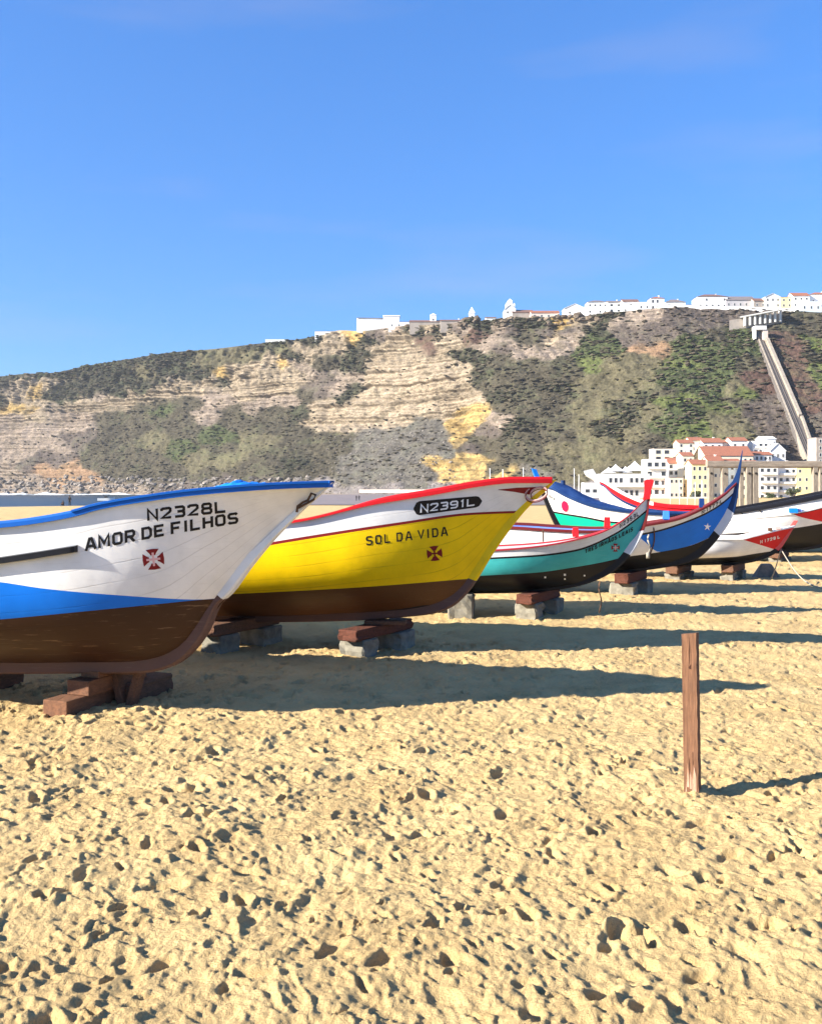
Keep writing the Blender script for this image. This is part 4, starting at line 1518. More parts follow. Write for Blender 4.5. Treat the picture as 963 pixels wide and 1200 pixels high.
# bundle under blue sheet amidships
mb = MB()
vs = []
nx, ny = 16, 12
for i in range(nx):
    for j in range(ny):
        d = 3.6 + 2.2 * i / (nx - 1)
        y = -0.62 + 1.24 * j / (ny - 1)
        s_ = (math.sin(math.pi * i / (nx - 1)) * math.sin(math.pi * j / (ny - 1))) ** 0.5
        vs.append(b3.W(d, y, 0.74 + 0.38 * s_ + 0.05 * s_ * float(fbm(np.array(i * 0.5), np.array(j * 0.5), seed=7))))
mb.add(vs, [tuple(f) for f in grid_faces(nx, ny).tolist()])
o = mb.build('boat_cover', M['tarp'], smooth=True, loc=b3.W(4.7, 0, 0.74))
tag(o, 'rumpled blue sheet bundled amidships in the teal boat', 'sheet')
for x, y, w_ in ((638.5, 676.5, 1.0), (661.5, 673.5, 1.2), (661.5, 678.5, 0.9), (684.5, 674.5, 0.9)):
    b3.decal('draught_mark', [[(x - w_, y - w_), (x + w_, y - w_), (x + w_, y + w_), (x - w_, y + w_)]], 'letter_white')

# ---- blue boat with the tall horn
b4 = Boat('blue boat with tall pointed navy stem horn and white star on the bow', GRP, 862, 18.1, yaw=-13, L=7.0, B=0.95, E=3.7, pw=2.0, p_bow=1.1, wl=3.0)
b4.hull(sheer=[(590, 619), (603, 619.5), (640, 622), (690, 624), (720, 622.5), (745, 618.5), (761, 615.5), (791, 610), (821, 598), (849, 580), (858, 571.5)],
        keel=[(862.5, 570), (861.3, 585), (859, 596), (850, 615), (842, 626), (829, 642), (817, 652), (801, 658.5), (772, 664), (740, 668), (700, 671), (600, 671)],
        bands=['black', 'white', 'bow_blue', 'black', 'white'],
        lines=[[(690, 656), (740, 651.5), (772, 647), (809.5, 639), (832.6, 629), (846, 622.5), (880, 622)],
               [(590, 620), (690, 620), (740, 623.5), (754, 634), (772, 646.9), (809.5, 638.9), (832.6, 628.9), (846, 622.4), (880, 621.9)],
               [(590, 628.5), (603, 629.5), (640, 632), (690, 633), (720, 631.5), (761, 625.5), (809.5, 610.5), (839.6, 595.5), (862, 577), (880, 560)], [(590, 626.5), (603, 627), (640, 629.5), (690, 630.5), (720, 629), (761, 623.3), (809.5, 608.3), (839.6, 593.2), (862, 574.5), (880, 557)]],
        sheer_aft=[(7.0, 1.5)], keel_aft=[(7.0, 0.75)], rows={3: 1}, inner='lavender', tip_d=0.0)
b4.rail('maroon', h=0.04, out=0.03, inn=0.06)
b4.stem(outer=[(869.8, 527), (867.8, 548), (865.6, 566), (863.5, 585), (861, 597), (852, 616), (844, 627), (831.5, 642), (818, 654), (802, 660.5), (772, 666), (740, 670), (700, 673)],
        inner=[(869, 528.5), (864.3, 548), (858, 563.5), (848, 576.5), (850, 592), (838, 609), (830, 619), (819, 633), (808, 644), (797, 651), (772, 657), (740, 660), (700, 662)],
        t=0.11, top_t=0.04, mats=('navy', 'cutwater_grey', 'black'), split=(600, 629), aft=(7.0, 0.66, 0.8))
b4.text('registration_number', 'N.1777.L', 'letter_black', 821, 603, 846.5, 588.6, 4.1, wt=0.22, squeeze=0.85, lift=0.009)
star = []
for k_ in range(10):
    a_ = -math.pi / 2 + k_ * math.pi / 5 + 0.1
    rr = 4.9 if k_ % 2 == 0 else 1.7
    star.append((828.2 + rr * 0.92 * math.cos(a_), 617.2 + rr * math.sin(a_)))
b4.decal('star', [star], 'letter_white', 0.007)
b4.peg(b4.side(824, 606)[0], -1, 'navy', h=0.17, wid=0.10)
b4.thwart(2.6, 'inner_blue')
b4.thwart(3.7, 'inner_blue')
b4.thwart(4.8, 'inner_blue')
b4.deck(0.1, 1.3, mat='bow_blue')
b4.peg(b4.side(782, 611)[0], -1, 'inner_blue', h=0.16, wid=0.13)
# ---- small white, red and black boat
b5 = Boat('small white boat with red bow triangle, coral stem and black bottom', GRP, 931, 21.1, yaw=-13, L=4.2, B=0.75, E=2.4, pw=2.0, p_bow=1.1, wl=2.0)
b5.hull(sheer=[(830, 632.5), (845, 632), (868, 631.8), (883, 628.5), (909, 622), (929, 617.5)],
        keel=[(930, 615), (927, 622), (918, 635), (909.5, 645.5), (897, 652), (869.7, 658.5), (809.5, 660.5)],
        bands=['black', 'white', 'red'],
        lines=[[(790, 656), (819, 654.3), (860, 652.5), (883, 649), (909, 645), (935, 640)], [(790, 600), (866, 631), (890, 638.5), (911, 645), (935, 652)]],
        sheer_aft=[(3.2, 0.80), (4.2, 0.82)], keel_aft=[(4.2, 0.35)], inner='inner_grey', tip_d=0.0)
b5.rail('white', h=0.03, out=0.02, inn=0.05)
b5.stem(outer=[(934.3, 610.3), (930, 617), (919.5, 635), (911.5, 645.5), (898, 653.5), (869.7, 660.5), (809.5, 662.5)],
        inner=[(929.8, 610), (925, 617), (914, 634), (906, 643), (893, 648.5), (868, 655), (809.5, 657)],
        t=0.09, mats=('coral', 'black'), split=(645.5,), aft=(4.2, 0.3, 0.45))
b5.text('registration_number', 'N 1729 L', 'letter_white', 889.5, 636.8, 913.5, 630.3, 3.3, wt=0.24, squeeze=0.8, lift=0.008)
b5.peg(b5.side(902, 624)[0], 1, 'iron', h=0.07, wid=0.09, name='cleat')
b5.peg(b5.side(911, 622)[0], 1, 'pink', h=0.05, wid=0.12, name='fairlead')
b5.deck(0.1, 1.6, mat='inner_red')

# ---- white boat with red bow running out of the picture on the right
b6 = Boat('white boat with black line and red bow patch, its bow beyond the right edge', GRP, 1012, 26.1, yaw=-13, L=5.3, B=0.95, E=3.0, pw=2.0, p_bow=1.1, wl=2.8)
b6.hull(sheer=[(846, 610.2), (860, 609), (895, 606), (925, 602.5), (963, 594.5), (1010, 578)],
        keel=[(1012, 575), (1010, 588), (1003, 606), (990, 624), (975, 635), (963, 639.5), (923, 644), (846, 646)],
        bands=['black', 'white', 'red', 'black'],
        lines=[[(830, 626), (850, 625.3), (925, 619.4), (963, 613.5), (1010, 603)], [(830, 580), (925, 601.5), (940, 606.5), (963, 611.5), (1010, 622)],
               [(830, 611.5), (860, 610.3), (925, 603.8), (963, 595.9), (1010, 579)]],
        sheer_aft=[(5.3, 0.90)], keel_aft=[(5.3, 0.4)], rows={3: 1}, inner='inner_grey', tip_d=0.0)
b6.rail('white', h=0.05, out=0.02, inn=0.06)
b6.stem(outer=[(1018, 556), (1014, 575), (1012, 588), (1005, 606), (992, 624), (977, 636.5), (963, 641.5), (923, 646), (846, 648)],
        inner=[(1010, 560), (1008, 577), (1004, 588), (996, 606), (982, 623), (970, 631), (958, 634), (923, 638), (846, 640)],
        t=0.1, mats=('coral', 'black'), split=(603,), aft=(5.3, 0.3, 0.5))
b6.peg(b6.side(929, 601)[0], 1, 'bow_blue', h=0.12, wid=0.22, name='cleat')
b6.peg(b6.side(935, 600)[0], 1, 'lavender', h=0.09, wid=0.16, name='fairlead')
b6.deck(0.1, 2.4, mat='inner_red')

# ---- long white boat with a black rail behind it
b9 = Boat('long white boat with thick black rail, behind the red bowed boat on the right', GRP, 1075, 29.4, yaw=-13, L=7.4, B=1.15, E=3.8, pw=2.0, p_bow=1.1, wl=3.4)
b9.hull(sheer=[(860, 602), (900, 595.5), (930, 590), (963, 583.5), (1020, 570), (1072, 548)],
        keel=[(1075, 545), (1072, 560), (1062, 585), (1045, 610), (1020, 628), (990, 636), (930, 640), (860, 641)],
        bands=['black', 'white'],
        lines=[[(800, 623), (860, 622), (963, 616), (1070, 605)]],
        sheer_aft=[(7.4, 0.92)], keel_aft=[(7.4, 0.2)], inner='inner_grey', tip_d=0.0)
b9.rail('black', h=0.13, out=0.05, inn=0.09)
b9.stem(outer=[(1082, 532), (1077, 545), (1074, 560), (1064, 585), (1047, 610), (1022, 630), (990, 638), (930, 642), (860, 643)],
        inner=[(1072, 535), (1069, 547), (1065, 560), (1054, 582), (1037, 604), (1014, 622), (986, 630), (930, 634), (860, 635)],
        t=0.11, mats=('black', 'black'), split=(600,), aft=(7.4, 0.1, 0.3))
for x, z in ((866, 0), (888, 0)):
    d, zz = b9.side(x, 600)
    pts = []
    for k_ in range(9):
        a_ = math.pi * (k_ / 8 - 0.5)
        zz_ = float(b9.zs(d))
        pts.append(b9.W(d - 0.09 * math.cos(a_), float(b9.b(d)) + 0.06 - 0.02 * math.cos(a_), zz_ - 0.12 + 0.16 * math.sin(a_) - (0.0 if x < 880 else 0.04)))
    mb = MB()
    mb.tube(pts, 0.018, 6)
    mb.build('mooring_eye', P['black'], b9.root, smooth=True)

# ---- green and white boat under a navy cover, bow to the left
b7 = Boat('white and green boat with red disc on the bow and navy blue cover', GRP, 634, 33.5, yaw=4, L=8.6, B=1.3, E=4.6, pw=2.0, direction=-1, p_bow=1.1, wl=2.8)
b7.hull(sheer=[(635.5, 571.5), (645, 573.5), (661.7, 582), (682, 590.5), (699, 595.5), (720, 599), (760, 603), (800, 604)],
        keel=[(634.5, 577), (642, 596), (651, 614), (662, 630), (680, 642), (700, 647), (800, 648)],
        bands=['black', 'green', 'black', 'white'],
        lines=[[(620, 632), (652, 628), (718, 630), (800, 630)], [(630, 596), (644.5, 600.2), (686, 607.8), (718, 613.3), (800, 615)], [(630, 593.6), (644.5, 598.2), (686, 605.5), (718, 611), (800, 613)]],
        sheer_aft=[(6.5, 1.0), (8.6, 1.1)], keel_aft=[(6.5, 0.1), (8.6, 0.3)], rows={2: 1}, inner='inner_blue', tip_d=0.0)
b7.rail('navy', h=0.1, out=0.04, inn=0.09)
b7.stem(outer=[(622.5, 549), (625, 556), (632.2, 574), (640, 594), (649, 614), (660, 631.5), (679, 644), (700, 649.5), (800, 651)],
        inner=[(628, 550), (632, 560), (638.5, 574), (646, 592), (655, 611), (666, 626), (683, 637), (702, 641), (800, 642)],
        t=0.12, mats=('bow_blue', 'black', 'black'), split=(571, 700), aft=(8.6, 0.22, 0.38))
dot = [(661.7 + 3.9 * math.cos(a_) + 0.8 * math.sin(a_), 593.2 + 6.4 * math.sin(a_)) for a_ in np.linspace(0, 2 * math.pi, 28, endpoint=False)]
mb = MB()
vs = [b7.on(661.7, 593.2, 0.02)]
for q_ in (0.34, 0.67, 1.0):
    vs += [b7.on(661.7 + (x - 661.7) * q_, 593.2 + (y - 593.2) * q_, 0.02) for x, y in dot]
mb.add(vs, [(0, 1 + i, 1 + (i + 1) % 28) for i in range(28)] + [(1 + r_ * 28 + i, 1 + (r_ + 1) * 28 + i, 1 + (r_ + 1) * 28 + (i + 1) % 28, 1 + r_ * 28 + (i + 1) % 28) for r_ in (0, 1) for i in range(28)])
mb.build('painted_disc', P['dot_red'], b7.root)
b7.text('boat_name', 'LIDIA', 'letter_black', 640, 580.6, 650, 587, 3.2, wt=0.17, squeeze=0.8, lift=0.008)
# the cover, laced down over the whole boat
mb = MB()
vs = []
ds7 = [d for d in b7.ds if d > 0.03]
nx, ny = len(ds7), 11
ctop = [(626, 552), (635, 557), (651, 564.5), (660.5, 567), (686, 580), (720, 592.5), (741, 597), (800, 600)]
cz = pchip([b7.plane(*p)[0] for p in ctop], [b7.plane(*p)[1] for p in ctop])
for i, d in enumerate(ds7):
    bb = float(b7.b(d)) + 0.055
    zl = float(b7.zs(d)) + 0.04
    zt = max(float(cz(d)) if d < 4.8 else float(cz(4.8)) + (d - 4.8) * 0.02, zl + 0.05)
    for j in range(ny):
        s_ = j / (ny - 1) * 2 - 1
        vs.append(b7.W(d, bb * s_, zl + (zt - zl) * (1 - abs(s_) ** 1.6) + 0.025 * float(fbm(np.array(d * 2.5), np.array(s_ * 2), seed=3)) * (1 - abs(s_))))
mb.add(vs, [tuple(f) for f in grid_faces(nx, ny).tolist()])
M['navy_cover'] = rough_mat('navy_cover', (0.012, 0.035, 0.13), (0.03, 0.075, 0.21), scale=2.5, rough=0.5, bump=0.6, dist=0.06)
mb.build('canvas_cover', M['navy_cover'], b7.root, smooth=True)
mb = MB()
q = b7.plane(660, 566)
mb.tube([b7.W(q[0], 0.0, q[1] - 0.15), b7.W(q[0] - 0.02, 0.0, q[1] + 0.09)], 0.075, 10)
mb.build('bollard', P['navy'], b7.root)

# ---- red striped white boat, bow to the left, behind
b8 = Boat('white boat with red stripe and raised white stem, bow to the left, behind the others', GRP, 699, 37.5, yaw=4, L=8.4, B=1.3, E=4.4, pw=2.0, direction=-1, p_bow=1.1, wl=2.8)
b8.hull(sheer=[(699, 563), (706, 565.5), (718, 573), (735, 582.5), (753, 589.5), (786, 595), (830, 597)],
        keel=[(699, 564), (703, 580), (711, 600), (724, 618), (745, 630), (780, 634), (840, 635)],
        bands=['navy', 'white', 'navy', 'red'],
        lines=[[(680, 622), (860, 624)], [(690, 566.5), (705, 569.5), (718, 581), (735, 591.5), (753, 598), (786, 602), (840, 603.5)], [(690, 564.5), (705, 567.5), (718, 578.5), (735, 588.5), (753, 594.5), (786, 598.5), (840, 600)]],
        sheer_aft=[(6.5, 1.08), (8.4, 1.15)], keel_aft=[(6.5, 0.15), (8.4, 0.35)], rows={2: 1}, inner='inner_red', tip_d=0.0)
b8.rail('white', h=0.12, out=0.04, inn=0.08, d_from=0.0, d_to=1.9)
b8.rail('red', h=0.13, out=0.04, inn=0.08, d_from=1.92, d_to=8.35, name='red_gunwale')
b8.stem(outer=[(684, 552), (686, 557), (697, 565), (701, 580), (709, 601), (722, 620), (744, 632), (780, 636), (840, 637)],
        inner=[(694, 549.5), (698, 556), (705, 566), (707, 580), (716, 599), (728, 613), (747, 624), (782, 628), (840, 629)],
        t=0.13, mats=('white', 'navy'), split=(600,), aft=(8.4, 0.27, 0.43))
b8.thwart(2.6, 'inner_red')
b8.thwart(3.8, 'inner_red')
b8.thwart(5.0, 'inner_red')
b8.deck(0.1, 1.5, mat='inner_red')
# ------------------------------------------------------------------ props under the boats
M['concrete'] = rough_mat('concrete', (0.26, 0.24, 0.19), (0.13, 0.12, 0.095), scale=5, bump=0.7, dist=0.02)
M['prop_red'] = rough_mat('red_brown_timber', (0.135, 0.045, 0.027), (0.07, 0.03, 0.02), scale=7, stretch=(8, 0.8, 8), bump=0.5)
M['prop_brown'] = rough_mat('dark_timber', (0.10, 0.055, 0.035), (0.17, 0.085, 0.05), scale=7, stretch=(8, 0.8, 8), bump=0.5)
M['trestle'] = rough_mat('brown_trestle_wood', (0.20, 0.094, 0.050), (0.12, 0.060, 0.036), scale=6, stretch=(6, 0.8, 6), bump=0.5)
M['post'] = rough_mat('weathered_post_wood', (0.205, 0.102, 0.055), (0.115, 0.058, 0.034), scale=5, stretch=(14, 14, 0.9), bump=0.6, dist=0.01)
M['wedge'] = rough_mat('pale_wedge', (0.75, 0.73, 0.68), (0.6, 0.58, 0.52), scale=6)
GC, GT = 'concrete blocks under the beached boats', 'timber beams under the beached boats'


def jitter_block(name, c, size, rz, mat, label, cat, group=None, seed=1, bev=0.018, jit=0.012):
    """a chipped block or beam; bottom sunk a little in the sand"""
    r = random.Random(seed)
    bm = bmesh.new()
    bmesh.ops.create_cube(bm, size=1)
    for v in bm.verts:
        v.co = Vector((v.co.x * size[0], v.co.y * size[1], v.co.z * size[2]))
    bmesh.ops.subdivide_edges(bm, edges=bm.edges[:], cuts=3, use_grid_fill=True)
    for v in bm.verts:
        v.co += Vector((r.uniform(-jit, jit), r.uniform(-jit, jit), r.uniform(-jit, jit) * 0.5))
    bmesh.ops.bevel(bm, geom=[e_ for e_ in bm.edges if e_.calc_face_angle(0) > 0.9], offset=bev, segments=1, affect='EDGES')
    bmesh.ops.transform(bm, matrix=Matrix.Rotation(rz, 4, 'Z'), verts=bm.verts[:])
    me = bpy.data.meshes.new(name)
    bm.to_mesh(me)
    bm.free()
    me.materials.append(mat)
    o = bpy.data.objects.new(name, me)
    C.objects.link(o)
    o.location = c
    return tag(o, label, cat, group)


def prop_set(boat, u, wl_, y0, Yf, hb, ht, span, who, where, seed, tmat='prop_red', far=True, bw=0.36):
    """concrete block, timber across, second block on the far side; u: pixel column of the near block"""
    rz = math.radians(-30 + random.uniform(-3, 3))
    x = xat(u, Yf)
    dirv = Vector((math.sin(-rz), math.cos(rz), 0))
    zb = -0.06
    p0 = Vector((x, Yf + 0.2, 0))
    p1 = p0 + dirv * (span * 0.85)
    jitter_block('concrete_block', (p0.x, p0.y, (hb + zb) / 2), (bw * 0.95, 0.34, hb - zb), rz, M['concrete'], 'grey concrete block, near end of the beam, %s of the %s' % (where, who), 'block', GC, seed)
    if far:
        jitter_block('concrete_block', (p1.x + 0.06, p1.y, (hb + zb) / 2), (bw * 1.05, 0.42, hb - zb), rz + 0.05, M['concrete'], 'shaded concrete block, far end of the beam, %s of the %s' % (where, who), 'block', GC, seed + 5)
    mid = (p0 + p1) / 2
    jitter_block('timber_beam', (mid.x + 0.02, mid.y - 0.02, hb + ht / 2 + 0.003), (0.26, span + 0.46, ht), rz, M[tmat], '%s timber beam under the %s of the %s' % ('red brown' if tmat == 'prop_red' else 'dark brown', where, who), 'beam', GT, seed + 9, bev=0.012, jit=0.005)


def keel_z(b, px):
    q = b.plane(px, 700)
    return float(b.zk(q[0]))


# nearest boat: stepped wooden trestle and a dark block at the picture's left edge
tr = thing('boat_trestle', (xat(90, 8.9), 8.95, 0), 'stepped brown wooden trestle under the keel of the blue and white boat', 'trestle')
rz = math.radians(-21)
dv = Vector((math.sin(-rz), math.cos(rz), 0))
p0 = Vector((xat(64.5, 8.62), 8.62, 0))


def beam(name, start, ln, w_, z0, z1, rz=rz, parent=tr, mat='trestle', bev=0.008):
    mb = MB()
    c = start + dv * (ln / 2)
    mb.box((c.x, c.y, (z0 + z1) / 2), (w_, ln, z1 - z0), rz)
    return mb.build(name, M[mat], parent, bevel=bev)


beam('base_beam', p0, 1.25, 0.26, -0.05, 0.125)
rv = Vector((dv.y, -dv.x, 0))
beam('step_beam', p0 + dv * 0.24 + rv * 0.05, 0.85, 0.24, 0.127, 0.262)
beam('top_beam', p0 + dv * 0.37 + rv * 0.075, 0.6, 0.2, 0.264, 0.325)
for sg in (-1, 1):
    mb = MB()
    q = p0 + dv * 0.62 + rv * (0.30 + sg * 0.09)
    mb.box((q.x, q.y, 0.14), (0.07, 0.1, 0.33), rz, tilt=Matrix.Rotation(sg * 0.3, 3, 'Y'))
    mb.build('brace', M['prop_brown'], tr, bevel=0.006)
mb = MB()
q = p0 + dv * 0.62 + rv * 0.28
mb.box((q.x, q.y, 0.302), (0.42, 0.2, 0.035), rz)
mb.build('cross_plate', M['prop_brown'], tr, bevel=0.004)
jitter_block('timber_beam', (xat(165, 9.5), 9.5, 0.05), (0.28, 0.7, 0.2), math.radians(-21), M['prop_brown'], 'dark timber offcut on the sand behind the stepped wooden trestle', 'beam', GT, 31, jit=0.004)
jitter_block('timber_beam', (xat(-8, 9.9), 9.9, 0.14), (0.36, 0.5, 0.32), -0.3, M['prop_brown'], 'dark timber block under the white and blue boat at the left picture edge', 'beam', GT, 44)
jitter_block('pale_wedge', (p0.x + dv.x * 0.55 + rv.x * 0.17, p0.y + dv.y * 0.55 + rv.y * 0.17, 0.342), (0.3, 0.14, 0.035), rz, M['wedge'], 'thin white wedge between the stepped trestle and the keel', 'wedge', None, 46, bev=0.004, jit=0.002)

prop_set(b2, 420, 0, 770, 11.50, 0.2, 0.13, 0.85, 'yellow boat', 'bow', 3)
prop_set(b2, 254, 0, 763, 11.75, 0.22, 0.14, 0.85, 'yellow boat', 'middle', 13, 'prop_brown')
jitter_block('timber_beam', (xat(452, 12.0), 11.98, 0.357), (0.5, 0.22, 0.05), -0.09, M['prop_brown'], 'short dark plank packed between the red brown beam and the keel of the yellow boat', 'beam', GT, 21, bev=0.006, jit=0.003)
prop_set(b3, 622, 0, 724, 14.95, 0.22, 0.15, 0.8, 'teal boat', 'bow', 23)
jitter_block('concrete_block', (xat(541, 15.2), 15.3, 0.14), (0.38, 0.5, 0.4), -0.1, M['concrete'], 'shaded concrete block beneath the teal boat beside the stem of the yellow boat', 'block', GC, 25)
prop_set(b4, 734, 0, 698, 18.05, 0.23, 0.18, 0.8, 'tall horned blue boat', 'bow', 33, bw=0.46)
prop_set(b5, 792, 0, 676, 21.3, 0.12, 0.16, 0.7, 'small white and red boat', 'middle', 43, 'prop_brown')
prop_set(b5, 857, 0, 679, 21.15, 0.16, 0.16, 0.7, 'small white and red boat', 'bow', 53, 'prop_brown', bw=0.28)
prop_set(b6, 912, 0, 652, 26.2, 0.1, 0.13, 0.7, 'red bowed white boat', 'bow', 63, 'prop_brown')
prop_set(b7, 690, 0, 652, 33.1, 0.16, 0.16, 0.7, 'covered green boat', 'bow', 73, 'prop_brown')
prop_set(b8, 745, 0, 652, 37.1, 0.1, 0.15, 0.7, 'red striped white boat', 'bow', 83, 'prop_brown')
prop_set(b9, 985, 0, 652, 29.5, 0.06, 0.12, 0.7, 'long black railed boat', 'bow', 93, 'prop_brown')
# grey block at the small boat's forefoot
mb = MB()
c = at(899, 661, 22.0)
mb.box((c.x, c.y + 0.1, 0.1), (0.62, 0.4, 0.36), -0.1, taper=0.35)
tag(mb.build('mooring_stone', M['concrete'], bevel=0.03, loc=(c.x, c.y + 0.1, 0)), 'tapered grey mooring stone on the sand under the coral stem of the small boat', 'stone')

# ropes
bx = b5.W(*(lambda q: (q[0], 0.05, q[1]))(b5.plane(914, 643)))
e2 = Vector((xat(966, 19.2), 19.2, 0.02))
pts = [bx + (e2 - bx) * (i / 14) + Vector((0, 0, -0.22 * math.sin(math.pi * i / 14))) for i in range(15)]
rope_of('mooring_rope', pts, 0.013, 'pale mooring rope running down from the small boat to the sand at the right edge')
e3 = Vector((xat(897, 21.6), 21.3, 0.0))
pts = [bx + (e3 - bx) * (i / 8) + Vector((0, 0, -0.06 * math.sin(math.pi * i / 8))) for i in range(9)]
rope_of('mooring_rope', pts, 0.012, 'short slack rope from the coral stem to the grey mooring stone')
q = b3.plane(703, 683)
pts = [b3.W(q[0] + 0.02 * math.sin(i * 0.9), 0.05, q[1] + 0.03 + (0.04 - q[1]) * i / 8) for i in range(9)]
rope_of('bow_rope', pts, 0.012, 'short rope hanging from the forefoot of the teal boat to the sand', mat=M['iron'])
q = b3.plane(757.5, 626)
pts = [b3.W(q[0] - 0.03 + 0.02 * math.sin(i), 0.075, q[1] - i * 0.042) for i in range(8)]
ro = rope_of('fender_rope', pts, 0.014, 'grey rope end with a knot hanging from the stem of the teal boat')
mb = MB()
mb.tube([pts[-1] + Vector((0, 0, 0.02)), pts[-1] - Vector((0, 0, 0.07))], 0.028, 8)
mb.build('knot', M['rope'], ro, smooth=True)
c0, c1 = b4.on(757, 645, 0.02), b4.on(765, 622, 0.02)
pts = [b4.on(765 + 3 * math.sin(t_ * 3.1) - 5 * t_, 618 + 32 * t_, 0.02) for t_ in np.linspace(0, 1, 9)]
rope_of('bow_rope', pts, 0.012, 'dark thin rope looped down the side of the blue boat beside the teal stem', mat=M['iron'])

# ------------------------------------------------------------------ the post in the foreground
Yp = 2300.0 / (935 - HY) + 0.02
tilt = Matrix.Rotation(math.radians(-0.9), 3, 'Y')
mb = MB()
pw, ph = 0.092, 1.05
nz_ = 30
vs = []
for i in range(nz_ + 1):
    z = -0.15 + (ph + 0.15) * i / nz_
    wv = 0.0016 * math.sin(i * 1.7)
    for cx_, cy_ in ((-1, -1), (-0.8, -1.0), (0.8, -1.0), (1, -1), (1.02, -0.8), (1.02, 0.8), (1, 1), (-1, 1)):
        vs.append((cx_ * (pw / 2 + wv), cy_ * (pw / 2 - wv), z + (0.006 * cx_ - 0.004 * cy_ if i == nz_ else 0)))
a_ = math.radians(27)
R_ = Matrix.Rotation(-a_, 3, 'Z')
pc = Vector((xat(813.5, Yp), Yp + 0.045, 0))
vs = [pc + tilt @ (R_ @ Vector(v)) for v in vs]
fs = [(i * 8 + j, i * 8 + (j + 1) % 8, (i + 1) * 8 + (j + 1) % 8, (i + 1) * 8 + j) for i in range(nz_) for j in range(8)] + [tuple(nz_ * 8 + j for j in range(8))]
mb.add(vs, fs)
po = mb.build('wooden_post', M['post'], loc=(pc.x, pc.y, 0))
tag(po, 'lone square brown wooden post standing in the foreground sand', 'post')


def post_pt(fx, z, lift=0.002):
    return pc + tilt @ (R_ @ Vector((fx * pw / 2, -pw / 2 - lift, z)))


M['crack'] = plain('dark_crack', (0.05, 0.02, 0.012), 0.95)
mb = MB()
crk = [(0.02, 1.045, 0.006), (0.06, 0.98, 0.09), (-0.02, 0.93, 0.07), (0.05, 0.87, 0.05), (0.02, 0.82, 0.0)]
vs = [post_pt(x - w_ / 2, z, 0.0018) for x, z, w_ in crk] + [post_pt(x + w_ / 2, z, 0.0018) for x, z, w_ in crk[::-1]]
mb.add(vs, [tuple(range(len(vs)))])
mb.build('crack', M['crack'], po)
for (x, z, rx, rzz) in ((0.1, 0.835, 0.2, 0.013), (0.2, 0.848, 0.1, 0.008), (0.3, 0.25, 0.05, 0.05), (-0.2, 0.2, 0.04, 0.06)):
    mb = MB()
    vs = [post_pt(x + rx * math.cos(k_) * random.uniform(0.7, 1.1), z + rzz * math.sin(k_) * random.uniform(0.7, 1.1), 0.0021) for k_ in np.linspace(0, 2 * math.pi, 11, endpoint=False)]
    mb.add(vs, [tuple(range(11))])
    mb.build('knot', M['crack'], po)
M['bleached'] = rough_mat('bleached_wood', (0.50, 0.33, 0.24), (0.36, 0.19, 0.11), scale=9, stretch=(10, 10, 1))
mb = MB()
for (x0, x1, z0, z1) in ((-0.55, -0.25, 0.06, 0.22), (-0.2, 0.1, 0.05, 0.17), (0.15, 0.75, 0.03, 0.2), (-0.75, -0.6, 0.03, 0.12)):
    pl_ = [(x0, z0), (x1, z0), (x1 - 0.05, z0 + (z1 - z0) * 0.6), ((x0 + x1) / 2, z1), (x0 + 0.05, z0 + (z1 - z0) * 0.5)]
    mb.add([post_pt(x, z, 0.0015) for x, z in pl_], [tuple(range(5))])
mb.build('bleached_wear', M['bleached'], po)

# ------------------------------------------------------------------ weathered timber frame behind the boats
M['grey_wood'] = rough_mat('grey_weathered_wood', (0.33, 0.28, 0.215), (0.20, 0.165, 0.13), scale=4, stretch=(4, 4, 0.8), bump=0.7)
M['grey_beam'] = rough_mat('grey_weathered_beam', (0.33, 0.27, 0.21), (0.20, 0.165, 0.13), scale=4, stretch=(0.8, 4, 4), bump=0.7)
M['bolt'] = plain('bolt', (0.03, 0.025, 0.02), 0.6)


def frame(Y, posts, y_top, y_bot, u0, u1, label, extra=0.0):
    zt, zb = zat(y_top, Y), zat(y_bot, Y)
    root = thing('timber_frame', (xat((u0 + u1) / 2, Y), Y, 0), label, 'frame', 'weathered timber frames on the beach')
    for (a, b) in posts:
        mb = MB()
        x0, x1 = xat(a, Y), xat(b, Y)
        w_ = x1 - x0
        mb.box(((x0 + x1) / 2, Y, (zb - 0.003 - 0.3) / 2), (w_, 0.26, zb + 0.3 - 0.003), 0.03)
        po_ = mb.build('post', M['grey_wood'], root, bevel=0.02)
        mb = MB()
        zz = zb - 0.28
        mb.tube([((x0 + x1) / 2, Y - 0.12, zz), ((x0 + x1) / 2, Y - 0.165, zz)], 0.055, 8)
        mb.build('bolt', M['bolt'], po_)
    mb = MB()
    mb.box(((xat(u0, Y) + xat(u1, Y)) / 2, Y, (zt + zb) / 2), (xat(u1, Y) - xat(u0, Y), 0.3, zt - zb), 0.0)
    mb.build('beam', M['grey_beam'], root, bevel=0.03)


frame(44, [(829, 835), (873, 879.3), (880.5, 887.5), (951, 957)], 540.3, 547.5, 827, 1010, 'front grey timber frame of thick posts and long beam, right of the blue horn')
frame(48, [(844.5, 852), (865.3, 870), (958.6, 963.4), (1010, 1016)], 543.2, 548.4, 828.5, 1018, 'rear grey timber frame standing close behind the front one')

